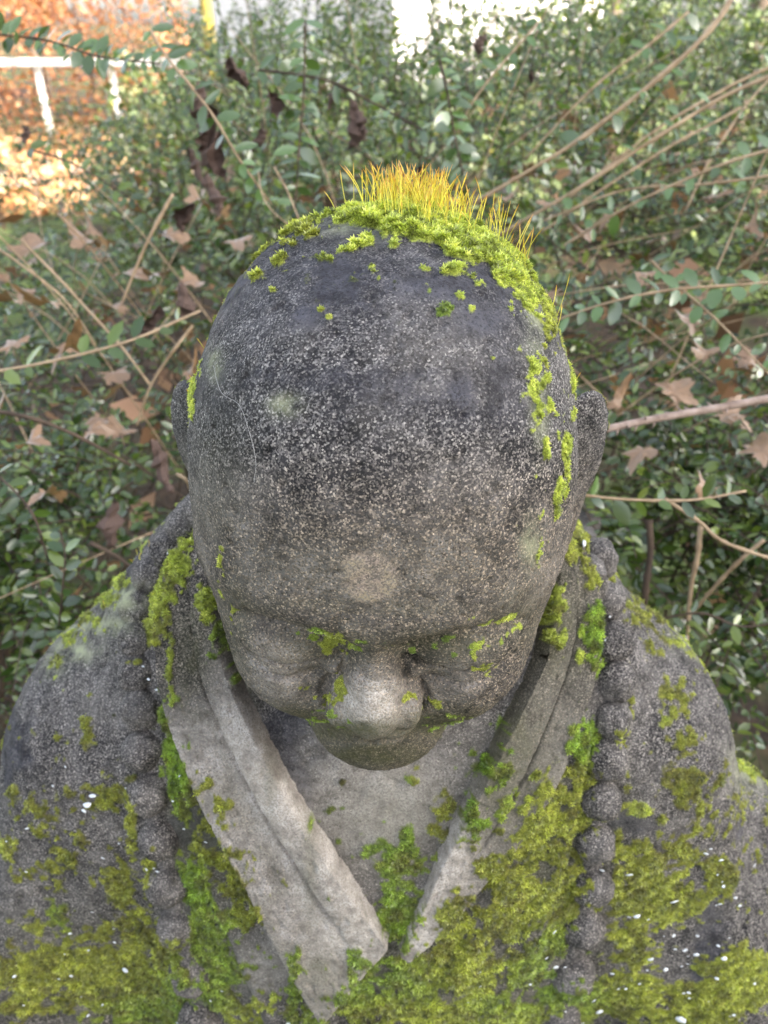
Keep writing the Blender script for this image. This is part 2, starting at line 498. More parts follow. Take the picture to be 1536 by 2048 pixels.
# trees
def tree(name, base, h, r0, mat, label, leaf_cols, nleaf, crown, seed, lean=(0, 0), leaf=0.06, lmat=None, low=None):
    r = np.random.default_rng(seed)
    t = empty(name, base); tag(t, label, 'tree')
    b = np.array(base, float)
    trunk = smooth_path([b, b + [lean[0] * .3, lean[1] * .3, h * .35], b + [lean[0], lean[1], h * .7], b + [lean[0] * 1.3, lean[1] * 1.3, h]], 14)
    MB().tube(trunk, np.linspace(r0, r0 * 0.25, 14), 10).build('trunk', mat, t, smooth=True)
    cl = []
    for i in range(9):
        s = trunk[r.integers(5, 13)]
        a = r.uniform(0, 6.283); L = crown * r.uniform(0.6, 1.0)
        e = s + np.array([math.cos(a) * L, math.sin(a) * L, r.uniform(0.1, 0.9) * L])
        m = (s + e) / 2 + [0, 0, 0.12 * L]
        MB().tube(smooth_path([s, m, e], 8), np.linspace(r0 * .35, r0 * .08, 8), 6).build('limb', mat, t, smooth=True)
        for k in range(5):
            cl.append(s + (e - s) * r.uniform(0.35, 1.1) + r.normal(0, crown * 0.16, 3))
    for (c_, n_) in (low or []):
        cl += [np.array(c_) + r.normal(0, .2, 3) for _ in range(n_)]
    cl = np.array(cl)
    idx = r.integers(0, len(cl), nleaf)
    P = cl[idx] + r.normal(0, crown * 0.13, (nleaf, 3))
    V, F, C = leaf_cloud(P, leaf, palette(nleaf, leaf_cols, seed), seed + 1)
    build('crown', V, F, lmat or FARLEAF, t, cols={'leaf_color': np.clip(C, 0, 1)}, smooth=False)['kind'] = 'stuff'
    return t
FARLEAF = leaf_material('far_leaf_mass', None, (0.16, 0.22, 0.10), 0.05, 0.6, 0.30, colattr='leaf_color')
YG = [(0.22, 0.24, 0.04), (0.36, 0.31, 0.05), (0.14, 0.19, 0.04), (0.10, 0.16, 0.035)]
DG = [(0.05, 0.09, 0.02), (0.08, 0.13, 0.03), (0.12, 0.17, 0.04)]
def ground_at(px, y):
    return ((px - 768) / FPX * (y * math.cos(PITCH) + CAM_H * math.sin(PITCH)), y, 0)
tree('slender_tree', ground_at(445, 9.6), 6.0, 0.075, YBARK, 'slender tree with yellow lichened trunk beside the copper hedge', [(0.4, 0.26, 0.1), (0.45, 0.33, 0.08)], 1500, 1.7, 21, leaf=0.06, lmat=ORANGE)
tree('garden_tree', ground_at(1440, 8.2), 6.5, 0.13, BARK, 'upright brown trunked tree at the right of the view', YG, 5200, 2.2, 22, (0.1, 0.2))
tree('leaning_tree', ground_at(1580, 7.4), 6.0, 0.17, BARK, 'leaning dark trunk at the far right edge of the view', YG, 4200, 2.0, 23, (-0.9, 0.6))
tree('yellowing_tree', ground_at(1200, 15), 6.0, 0.15, BARK, 'yellowing tree in the sun behind the green bushes', YG, 5200, 2.4, 24)
tree('copper_tree', ground_at(90, 19), 7.0, 0.18, BARK, 'orange leaved tree standing behind the copper hedge', [(0.5, 0.2, 0.08), (0.52, 0.3, 0.15), (0.38, 0.14, 0.07)], 6500, 3.0, 25, leaf=0.09, lmat=ORANGE, low=[((ground_at(90, 19)[0], 19, 1.9), 14)])

def bush(name, c, rad, n, cols, seed, label, leaf=0.035):
    r = np.random.default_rng(seed)
    t = empty(name, (c[0], c[1], 0)); tag(t, label, 'bush', 'green bushes behind the shrub')
    d = r.normal(size=(n, 3)); d /= np.linalg.norm(d, axis=1)[:, None]
    P = np.array(c) + d * np.array(rad) * (r.uniform(0.1, 1, n) ** 0.4 * (0.75 + 0.5 * vnoise(d, 2.2, seed)))[:, None]
    P[:, 2] = np.abs(P[:, 2]) + 0.02
    V, F, C = leaf_cloud(P, leaf, palette(n, cols, seed), seed + 1)
    build('foliage', V, F, FARLEAF, t, cols={'leaf_color': np.clip(C, 0, 1)}, smooth=False)['kind'] = 'stuff'
    for i in range(7):
        a = r.uniform(0, 6.28); e = np.array(c) + np.array([math.cos(a) * rad[0] * .6, math.sin(a) * rad[1] * .6, rad[2] * .5])
        MB().tube(smooth_path([(c[0], c[1], 0), (np.array(c) * [1, 1, .5] + e) / 2, e], 6), np.linspace(0.025, 0.006, 6), 5).build('stem', BARK, t, smooth=True)
bush('green_bush', (2.0, 6.2, 0.65), (1.35, 0.9, 1.1), 7000, DG + YG[2:], 31, 'rounded green bush right of the pale house')
bush('green_bush', (3.5, 5.4, 0.6), (1.2, 0.9, 0.9), 6000, DG + YG[2:], 32, 'green bush under the brown trunked trees at right')
bush('green_bush', (1.7, 9.5, 0.6), (1.4, 1.0, 1.25), 5000, YG, 33, 'yellow green bush lit by the sun further back')
bush('green_bush', (-0.3, 5.3, 0.45), (1.2, 0.7, 0.95), 6000, DG, 34, 'low green bush in front of the pale house')
bush('green_bush', (5.6, 8.4, 0.8), (1.5, 1.0, 1.4), 5000, YG, 35, 'tall yellow green bush at the right edge')

bush('green_bush', (-1.45, 5.7, 0.4), (0.6, 0.5, 0.80), 3500, DG + [(0.2, 0.2, 0.05)], 36, 'small green bush at the foot of the slender tree')

# ------------------------------------------------------------------ the statue: distance fields
def s_ell(x, y, z, c, r):
    px, py, pz = (x - c[0]) / r[0], (y - c[1]) / r[1], (z - c[2]) / r[2]
    k0 = np.sqrt(px * px + py * py + pz * pz) + 1e-9
    k1 = np.sqrt((px / r[0]) ** 2 + (py / r[1]) ** 2 + (pz / r[2]) ** 2) + 1e-9
    return k0 * (k0 - 1) / k1

def s_sell(x, y, z, c, r, p=2.5):
    """super-ellipsoid, squarer than an ellipsoid"""
    px, py, pz = np.abs(x - c[0]) / r[0], np.abs(y - c[1]) / r[1], np.abs(z - c[2]) / r[2]
    k = (px ** p + py ** p + pz ** p) ** (1 / p)
    return (k - 1) * min(r) * 1.0

def s_cone(x, y, z, a, b, ra, rb):
    a = np.array(a, float); b = np.array(b, float); d = b - a
    t = np.clip(((x - a[0]) * d[0] + (y - a[1]) * d[1] + (z - a[2]) * d[2]) / (d @ d), 0, 1)
    q = np.sqrt((x - a[0] - t * d[0]) ** 2 + (y - a[1] - t * d[1]) ** 2 + (z - a[2] - t * d[2]) ** 2)
    return q - (ra + (rb - ra) * t)

def smin(a, b, k):
    h = np.maximum(k - np.abs(a - b), 0) / k
    return np.minimum(a, b) - h * h * k * 0.25
def smax(a, b, k): return -smin(-a, -b, k)

def chain(x, y, z, pts, rad):
    d = None
    for i in range(len(pts) - 1):
        ra = rad if np.isscalar(rad) else rad[i]; rb = rad if np.isscalar(rad) else rad[i + 1]
        e = s_cone(x, y, z, pts[i], pts[i + 1], ra, rb)
        d = e if d is None else np.minimum(d, e)
    return d

def line_xz(x, z, pts):
    """distance to a line drawn on the front of the face"""
    d = None
    for (x0, z0), (x1, z1) in zip(pts[:-1], pts[1:]):
        t = np.clip(((x - x0) * (x1 - x0) + (z - z0) * (z1 - z0)) / ((x1 - x0) ** 2 + (z1 - z0) ** 2), 0, 1)
        e = (x - x0 - t * (x1 - x0)) ** 2 + (z - z0 - t * (z1 - z0)) ** 2
        d = e if d is None else np.minimum(d, e)
    return d

CUTS = [  # carved lines: points, width, depth
    ([(0.0125, -0.0130), (0.0220, -0.0185), (0.0345, -0.0205), (0.0470, -0.0180), (0.0580, -0.0120)], 0.0017, 0.0042),   # eye slit
    ([(0.0140, -0.0010), (0.0240, 0.0035), (0.0360, 0.0040), (0.0480, 0.0010), (0.0575, -0.0050)], 0.0020, 0.0024),      # upper lid fold
    ([(0.0160, -0.0270), (0.0300, -0.0310), (0.0440, -0.0300), (0.0560, -0.0240)], 0.0020, 0.0022),                       # lower lid
    ([(0.0110, -0.0130), (0.0135, -0.0260), (0.0195, -0.0330), (0.0222, -0.0420), (0.0195, -0.0500)], 0.0018, 0.0034),                       # nose wing
    ([(0.0, -0.0535), (0.0110, -0.0525), (0.0195, -0.0500)], 0.0017, 0.0032),                                             # under the nose
    ([(0.0, -0.0752), (0.0090, -0.0750), (0.0180, -0.0725)], 0.0016, 0.0036)]                                             # between the lips

def head_sdf(x, y, z):
    d = s_sell(x, y, z, (0, 0.002, 0.027), (0.0805, 0.094, 0.087), 2.3)
    d = smin(d, s_ell(x, y, z, (0, -0.018, -0.036), (0.0700, 0.075, 0.095)), 0.048)
    ax = np.abs(x)
    d = smin(d, s_ell(x, y, z, (0, -0.064, -0.107), (0.031, 0.025, 0.021)), 0.022)       # chin
    d = smin(d, s_ell(ax, y, z, (0.036, -0.062, -0.048), (0.026, 0.027, 0.030)), 0.020)    # cheeks
    # brow ridge
    d = smin(d, chain(ax, y, z, [(0.010, -0.0875, 0.006), (0.028, -0.0870, 0.0165), (0.047, -0.0755, 0.017), (0.064, -0.053, 0.006)], [0.0036, 0.0038, 0.0036, 0.003]), 0.018)
    # eye sockets
    d = smax(d, -s_ell(ax, y, z, (0.031, -0.100, -0.005), (0.025, 0.0120, 0.0105)), 0.014)
    d = smax(d, -s_ell(ax, y, z, (0.0245, -0.1035, -0.030), (0.0075, 0.0125, 0.020)), 0.012)
    # eyelids, closed
    d = smin(d, s_ell(ax, y, z, (0.0345, -0.0755, -0.0125), (0.0245, 0.0195, 0.0150)), 0.004)
    # nose
    nose = chain(x * 0.9, y, z, [(0, -0.0865, 0.006), (0, -0.0940, -0.016), (0, -0.1000, -0.034)], [0.0058, 0.0070, 0.0092])
    nose = smin(nose, s_ell(x, y, z, (0, -0.0970, -0.0405), (0.0128, 0.0148, 0.0125)), 0.005)
    nose = smin(nose, s_ell(ax, y, z, (0.0128, -0.0945, -0.0425), (0.0088, 0.0118, 0.0090)), 0.003)
    nose = smax(nose, -(z + 0.0515) + 0.30 * (y + 0.095), 0.0015)
    d = smin(d, nose, 0.004)
    # lips
    d = smin(d, s_ell(ax, y, z, (0.005, -0.0870, -0.0700), (0.0145, 0.0085, 0.0050)), 0.003)
    d = smin(d, s_ell(x, y, z, (0, -0.0865, -0.0795), (0.0145, 0.0090, 0.0056)), 0.003)
    front = sstep(-0.035, -0.055, y)
    for pts, w_, dp in CUTS:
        d = d + front * dp * np.exp(-line_xz(ax, z, pts) / w_ ** 2)
    return d

def ear_sdf(x, y, z):                       # right ear of the picture (+x); mirrored for the other
    # flange turned forwards: thin ellipsoid leaning out of the head
    ca, sa = math.cos(R(52)), math.sin(R(52))
    z = z + 0.013
    lx, ly = x - 0.086, y - 0.022
    u, w = lx * ca - ly * sa, lx * sa + ly * ca
    up = s_ell(w, u, z, (0.008, 0, 0.004), (0.0230, 0.0064, 0.041))
    rim = s_ell(w, u, z, (0.006, -0.010, 0.0), (0.013, 0.006, 0.027))
    d = smax(up, -rim, 0.006)
    lobe = s_ell(w, u, z, (0.004, 0.0, -0.050), (0.015, 0.0080, 0.036))
    return smin(d, lobe, 0.012)

HC = np.array([0.0, 0.3135, CAM_H - 0.1805])      # head centre in the world
BOW, YAW, ROLL = R(11.5), R(2.5), R(0.5)
def rot(ax, a):
    c, s = math.cos(a), math.sin(a)
    return {'x': np.array([[1, 0, 0], [0, c, -s], [0, s, c]]), 'y': np.array([[c, 0, s], [0, 1, 0], [-s, 0, c]]),
            'z': np.array([[c, -s, 0], [s, c, 0], [0, 0, 1]])}[ax]
HR = rot('z', -YAW) @ rot('y', ROLL) @ rot('x', BOW)
def head_world(P): return P @ HR.T + HC

def torso_sdf(x, y, z):
    z = z - CAM_H; x = x + 0.010
    ax = np.abs(x)
    d = s_ell(x, y, z, (0, 0.405, -0.62), (0.245, 0.165, 0.40))
    d = smin(d, chain(ax, y, z, [(0.0, 0.400, -0.395), (0.158, 0.378, -0.425)], [0.075, 0.072]), 0.05)
    d = smin(d, s_cone(ax, y, z, (0.03, 0.405, -0.225), (0.125, 0.395, -0.375), 0.042, 0.050), 0.05)
    d = smin(d, chain(ax, y, z, [(0.182, 0.372, -0.435), (0.242, 0.34, -0.60), (0.285, 0.28, -0.86)], [0.062, 0.080, 0.085]), 0.05)
    d = smin(d, s_cone(x, y, z, (0, 0.355, -0.20), (0, 0.385, -0.40), 0.052, 0.068), 0.03)
    d = smin(d, s_cone(x, y, z, (0.262, 0.36, -0.490), (0.315, 0.30, -0.78), 0.038, 0.08), 0.012)      # outer sleeve
    # seated lap, below the picture
    d = smin(d, s_ell(x, y, z, (0, 0.30, -0.93), (0.37, 0.27, 0.13)), 0.08)
    # broad cloth folds of the sleeves
    wv = np.sin(ax * 70 + (z + 0.6) * 20 + 0.9) * 0.0028 * sstep(0.15, 0.22, ax)
    return d - wv

def nets(f, lo, hi, h):
    """naive surface nets of f over a box, then relaxed on to the surface"""
    lo = np.array(lo, float); n = np.ceil((np.array(hi) - lo) / h).astype(int) + 1
    xs = [lo[i] + h * np.arange(n[i]) for i in range(3)]
    X, Y, Z = np.meshgrid(*xs, indexing='ij')
    D = f(X, Y, Z)
    ins = D < 0
    cs = [(a, b, c) for a in (0, 1) for b in (0, 1) for c in (0, 1)]
    sl = lambda A, o: A[o[0]:n[0] - 1 + o[0], o[1]:n[1] - 1 + o[1], o[2]:n[2] - 1 + o[2]]
    cnt = sum(sl(ins, o).astype(np.int8) for o in cs)
    act = (cnt > 0) & (cnt < 8)
    ci = np.argwhere(act)
    idx = -np.ones(act.shape, np.int64); idx[act] = np.arange(len(ci))
    acc = np.zeros((len(ci), 3)); num = np.zeros(len(ci))
    for a in cs:
        for ax_ in range(3):
            if a[ax_]: continue
            b = list(a); b[ax_] = 1
            da = D[ci[:, 0] + a[0], ci[:, 1] + a[1], ci[:, 2] + a[2]]
            db = D[ci[:, 0] + b[0], ci[:, 1] + b[1], ci[:, 2] + b[2]]
            m = (da < 0) != (db < 0)
            t = np.where(m, da / np.where(m, da - db, 1), 0)
            p = np.tile(np.array(a, float), (len(ci), 1)); p[:, ax_] += t
            acc[m] += p[m]; num[m] += 1
    V = lo + (ci + acc / num[:, None]) * h
    quads = []
    for ax_ in range(3):
        u, v = (ax_ + 1) % 3, (ax_ + 2) % 3
        A = ins; B = np.roll(ins, -1, ax_)
        cross = A != B
        cr = np.argwhere(cross)
        ok = (cr[:, ax_] < n[ax_] - 1) & (cr[:, u] > 0) & (cr[:, v] > 0) & (cr[:, u] < n[u] - 1) & (cr[:, v] < n[v] - 1)
        cr = cr[ok]
        def cell(du, dv):
            q = cr.copy(); q[:, u] -= du; q[:, v] -= dv
            return idx[q[:, 0], q[:, 1], q[:, 2]]
        q = np.stack([cell(1, 1), cell(0, 1), cell(0, 0), cell(1, 0)], 1)
        fl = ~ins[cr[:, 0], cr[:, 1], cr[:, 2]]
        q[fl] = q[fl][:, ::-1]
        quads.append(q)
    F = np.vstack(quads)
    F = F[(F >= 0).all(1)]
    return V, F

def subdivide(V, F):
    n = len(V)
    E = np.sort(np.stack([F, np.roll(F, -1, 1)], 2).reshape(-1, 2), 1)
    key = E[:, 0] * n + E[:, 1]
    uk, inv = np.unique(key, return_inverse=True)
    mid = (V[uk // n] + V[uk % n]) / 2
    cen = V[F].mean(1)
    e = (n + inv).reshape(-1, 4)
    c = n + len(uk) + np.arange(len(F))
    F2 = np.vstack([np.stack([F[:, i], e[:, i], c, e[:, i - 1]], 1) for i in range(4)])
    return np.vstack([V, mid, cen]), F2

def grad(f, V, e=4e-4):
    g_ = np.stack([f(V[:, 0] + e * (i == 0), V[:, 1] + e * (i == 1), V[:, 2] + e * (i == 2)) -
                   f(V[:, 0] - e * (i == 0), V[:, 1] - e * (i == 1), V[:, 2] - e * (i == 2)) for i in range(3)], 1) / (2 * e)
    return g_

def relax(f, V, it=2):
    for _ in range(it):
        g_ = grad(f, V); d = f(V[:, 0], V[:, 1], V[:, 2])
        V = V - g_ * np.clip(d / np.maximum((g_ ** 2).sum(1), 0.05), -0.003, 0.003)[:, None]
    return V

def normals(V, F):
    nrm = np.zeros_like(V)
    fn = np.cross(V[F[:, 2]] - V[F[:, 0]], V[F[:, 3 % F.shape[1]]] - V[F[:, 1]]) if F.shape[1] == 4 else np.cross(V[F[:, 1]] - V[F[:, 0]], V[F[:, 2]] - V[F[:, 0]])
    for i in range(F.shape[1]): np.add.at(nrm, F[:, i], fn)
    return nrm / (np.linalg.norm(nrm, axis=1)[:, None] + 1e-12)

def march(px, py, f=torso_sdf):
    """points of the torso seen at photograph pixels"""
    px = np.asarray(px, float); py = np.asarray(py, float)
    D = FWD[None] + UPV[None] * ((1024 - py) / FPX)[:, None] + np.array([1, 0, 0])[None] * ((px - 768) / FPX)[:, None]
    D /= np.linalg.norm(D, axis=1)[:, None]
    t = np.full(len(px), 0.30)
    for _ in range(90):
        P = CAMP + D * t[:, None]
        t = t + np.clip(f(P[:, 0], P[:, 1], P[:, 2]), -0.02, 0.05) * 0.7
        t = np.minimum(t, 0.9)
    return CAMP + D * t[:, None]

# ------------------------------------------------------------------ where moss, wear, stains and painted shade sit on the stone
# (x, y, rx, ry, weight, tone)  tone: 0 lime, 1 yellow-green, 2 mid green, 3 olive, 4 deep bright green
HEAD_MOSS = [(690, 420, 70, 16, 1.1, 0), (790, 425, 100, 30, 1.5, 0), (880, 452, 90, 34, 1.6, 0), (950, 490, 60, 34, 1.6, 0), (1010, 535, 38, 34, 1.3, 0),
    (1055, 590, 22, 45, 1.0, 0), (1095, 650, 13, 55, .85, 1), (885, 615, 20, 16, 1.3, 2), (735, 486, 14, 9, 1.1, 0), (790, 495, 16, 8, .9, 0), (905, 545, 30, 12, 1.1, 0),
    (850, 540, 16, 8, 1.0, 0), (960, 570, 14, 8, .9, 0), (915, 590, 12, 8, .9, 0), (600, 462, 26, 12, .9, 1), (560, 520, 20, 12, .7, 1), (520, 560, 18, 26, .55, 1),
    (1066, 735, 9, 18, 1.1, 0), (1072, 775, 11, 22, 1.1, 0), (1080, 830, 10, 25, .8, 0), (1090, 900, 9, 40, .8, 0), (1130, 905, 7, 70, .95, 0), (1140, 800, 7, 90, .85, 0),
    (1112, 990, 7, 60, .8, 0), (1085, 1055, 16, 45, .72, 0), (1070, 1105, 18, 35, .8, 0), (1050, 1150, 16, 20, .6, 0), (395, 690, 8, 80, .85, 0), (386, 790, 6, 50, .8, 0),
    (445, 560, 16, 50, .5, 1), (410, 620, 10, 40, .7, 1), (440, 1140, 10, 60, .5, 1), (470, 1240, 10, 50, .5, 1),
    (992, 1248, 44, 20, 1.05, 0), (965, 1285, 22, 16, 1.0, 0), (968, 1330, 18, 36, .95, 1), (895, 1290, 60, 18, .85, 2), (820, 1290, 40, 14, .7, 2), (662, 1290, 34, 18, 1.05, 1),
    (625, 1272, 26, 12, .8, 2), (684, 1372, 10, 26, 1.15, 1), (650, 1395, 40, 14, .85, 1), (610, 1385, 16, 10, .7, 1), (815, 1395, 20, 8, .9, 1), (862, 1405, 24, 12, .75, 1),
    (640, 1440, 60, 20, .55, 2), (900, 1450, 60, 22, .5, 2), (1010, 1300, 14, 30, .5, 2), (720, 1290, 26, 12, .6, 2), (1020, 620, 8, 6, .8, 0), (760, 560, 7, 5, .9, 0), (820, 480, 40, 10, .8, 0),
    (940, 620, 10, 8, .9, 0), (910, 700, 8, 5, .8, 2), (985, 715, 8, 6, .8, 0), (960, 720, 8, 6, .8, 0), (640, 620, 7, 5, .8, 1), (655, 635, 7, 5, .7, 1), (590, 490, 9, 8, .9, 1), (545, 580, 9, 7, .8, 1)]
ROBE_MOSS = [(385, 1075, 45, 26, 1.4, 0), (345, 1130, 42, 40, 1.5, 0), (325, 1200, 34, 50, 1.5, 0), (315, 1265, 26, 40, 1.3, 1), (343, 1320, 10, 120, 1.2, 0), (412, 1210, 20, 46, 1.6, 0), (430, 1150, 16, 30, 1.0, 1),
    (440, 1270, 30, 60, .8, 2), (470, 1320, 20, 40, .9, 2), (338, 1430, 22, 60, 1.0, 2), (348, 1530, 26, 70, 1.3, 4), (360, 1620, 24, 50, .8, 2), (395, 1770, 36, 50, 1.4, 4), (400, 1690, 30, 40, .7, 3),
    (420, 1860, 60, 60, 1.1, 2), (470, 1760, 60, 60, .75, 3), (380, 1960, 90, 60, 1.2, 2), (300, 1290, 20, 14, .9, 1), (270, 1325, 36, 8, 1.2, 1), (262, 1660, 14, 60, 1.1, 1), (275, 1560, 30, 10, .9, 3), (300, 1740, 12, 80, .9, 1),
    (178, 1450, 14, 60, .9, 3), (172, 1490, 12, 26, .8, 1), (225, 1590, 46, 36, 1.0, 3), (20, 1690, 22, 40, .7, 1), (190, 1760, 30, 30, .6, 1), (235, 1770, 36, 50, 1.0, 3), (125, 1830, 30, 34, .9, 2), (180, 1880, 60, 30, .7, 3),
    (220, 1950, 110, 46, 1.35, 1), (60, 1950, 90, 40, 1.2, 1), (30, 2010, 60, 20, 1.0, 3), (270, 1880, 34, 60, 1.1, 3), (300, 2010, 100, 46, 1.3, 2), (480, 2020, 60, 30, .9, 1), (160, 2000, 60, 30, .8, 3), (590, 1960, 22, 60, 1.0, 2), (600, 2040, 60, 20, .9, 2),
    (60, 1830, 60, 50, .5, 3), (100, 1640, 60, 50, .4, 3), (60, 1760, 50, 50, .4, 3),
    (1140, 1080, 26, 50, 1.4, 1), (1190, 1150, 36, 22, 1.3, 1), (1160, 1120, 20, 40, 1.1, 1), (1105, 1200, 20, 80, 1.5, 0), (1120, 1260, 18, 50, 1.1, 0), (1190, 1262, 24, 46, 1.5, 4), (1185, 1330, 22, 30, 1.0, 4), (1160, 1345, 8, 60, 1.1, 0),
    (1175, 1480, 34, 50, 1.2, 4), (1170, 1560, 50, 40, .9, 3), (1140, 1610, 70, 50, .9, 3), (1260, 1400, 8, 70, .9, 1), (1240, 1480, 16, 30, .9, 1), (1235, 1720, 10, 120, .9, 1), (985, 1560, 52, 60, 1.2, 4), (1010, 1480, 30, 50, .8, 2), (960, 1640, 36, 40, 1.25, 4),
    (1050, 1680, 80, 60, 1.0, 1), (970, 1740, 50, 60, .9, 3), (1120, 1700, 50, 70, .8, 3), (1000, 1840, 90, 60, .95, 3), (900, 1840, 40, 60, 1.25, 1), (930, 1930, 90, 60, 1.2, 1), (820, 1960, 70, 60, .9, 2), (780, 2020, 90, 30, 1.1, 1), (1060, 1930, 80, 60, .9, 2),
    (1000, 2020, 90, 30, 1.1, 2), (1290, 1720, 50, 46, 1.2, 3), (1330, 1790, 70, 50, 1.3, 1), (1260, 1800, 40, 40, 1.0, 3), (1260, 1900, 46, 60, 1.25, 1), (1250, 1980, 60, 46, 1.3, 1), (1390, 1570, 56, 56, 1.0, 3), (1360, 1500, 30, 60, .7, 3), (1440, 1750, 36, 34, 1.25, 3),
    (1330, 1360, 12, 46, .8, 1), (1278, 1620, 20, 16, 1.3, 0), (1330, 1440, 14, 18, .9, 0), (1300, 1235, 50, 22, .75, 3), (1260, 1210, 30, 16, .8, 3), (1400, 1990, 110, 36, 1.3, 1), (1490, 1960, 60, 50, 1.3, 1), (1350, 2030, 120, 20, 1.2, 1), (1410, 1930, 30, 20, .7, 0),
    (1310, 1860, 40, 20, .8, 1), (1250, 1600, 14, 90, .6, 3), (1390, 1265, 40, 30, .7, 0), (1430, 1330, 14, 40, .5, 0), (1505, 1520, 26, 40, 1.0, 0), (1500, 1600, 20, 30, .6, 1), (1460, 1620, 30, 40, .7, 3),
    (800, 1720, 46, 70, .95, 2), (805, 1690, 40, 40, .7, 4), (790, 1830, 40, 44, 1.5, 4), (780, 1800, 30, 40, 1.2, 2), (880, 1620, 30, 60, .75, 3), (720, 1930, 30, 60, 1.2, 2), (700, 1990, 50, 40, 1.1, 2), (640, 1650, 10, 60, .4, 2),
    (250, 1165, 22, 16, 1.0, 0), (215, 1200, 22, 16, 1.0, 0), (180, 1240, 22, 16, 1.0, 0), (148, 1280, 20, 16, .9, 0), (118, 1330, 16, 20, .8, 0), (1345, 1235, 20, 14, .7, 0), (1375, 1265, 20, 16, .9, 0), (1405, 1305, 16, 18, .8, 0), (1100, 1620, 90, 70, 1.1, 1), (1130, 1780, 60, 80, 1.0, 3), (1060, 1800, 60, 60, 1.1, 1), (1010, 1760, 50, 80, 1.1, 3), (1110, 1880, 60, 60, 1.0, 2), (430, 1640, 40, 60, .8, 3), (450, 1720, 50, 60, .9, 3), (500, 1830, 30, 40, .8, 3), (410, 1560, 30, 40, .7, 3), (440, 1940, 60, 50, 1.2, 2), (140, 1920, 130, 40, 1.2, 3), (330, 1900, 40, 60, 1.2, 1), (1350, 1700, 70, 40, .8, 3), (1420, 1640, 50, 60, .7, 3), (1310, 1300, 40, 50, .6, 3), (1350, 1400, 40, 60, .6, 3), (1150, 2000, 100, 50, 1.1, 2), (950, 2030, 200, 26, 1.2, 1), (120, 1730, 70, 60, .6, 3), (60, 1600, 60, 60, .5, 3)]
LICHEN = [(190, 1250, 60, 16, 1.2), (150, 1300, 40, 20, 1.0), (240, 1195, 40, 20, 1.2), (110, 1330, 20, 20, .8), (1395, 1270, 40, 26, .9), (1500, 1530, 30, 40, .9), (430, 728, 14, 26, .8), (570, 810, 26, 18, .8), (1080, 830, 14, 60, .6), (1060, 1085, 16, 40, .7), (700, 460, 60, 20, .6), (1075, 640, 20, 60, .6)]
TONES = np.array([(0.45, 0.53, 0.075), (0.36, 0.385, 0.055), (0.19, 0.28, 0.038), (0.25, 0.26, 0.035), (0.22, 0.36, 0.032)])

def blobs(px, py, L, want_tone=True):
    m = np.zeros(len(px)); tc = np.zeros((len(px), 3)); tw = np.zeros(len(px)) + 1e-6
    for b in L:
        d2 = ((px - b[0]) / b[2]) ** 2 + ((py - b[1]) / b[3]) ** 2
        w = b[4] * np.exp(-0.75 * d2)
        m = np.maximum(m, w)
        if len(b) > 5:
            tc += (w ** 2)[:, None] * TONES[b[5]]; tw += w ** 2
    return m, tc / tw[:, None]

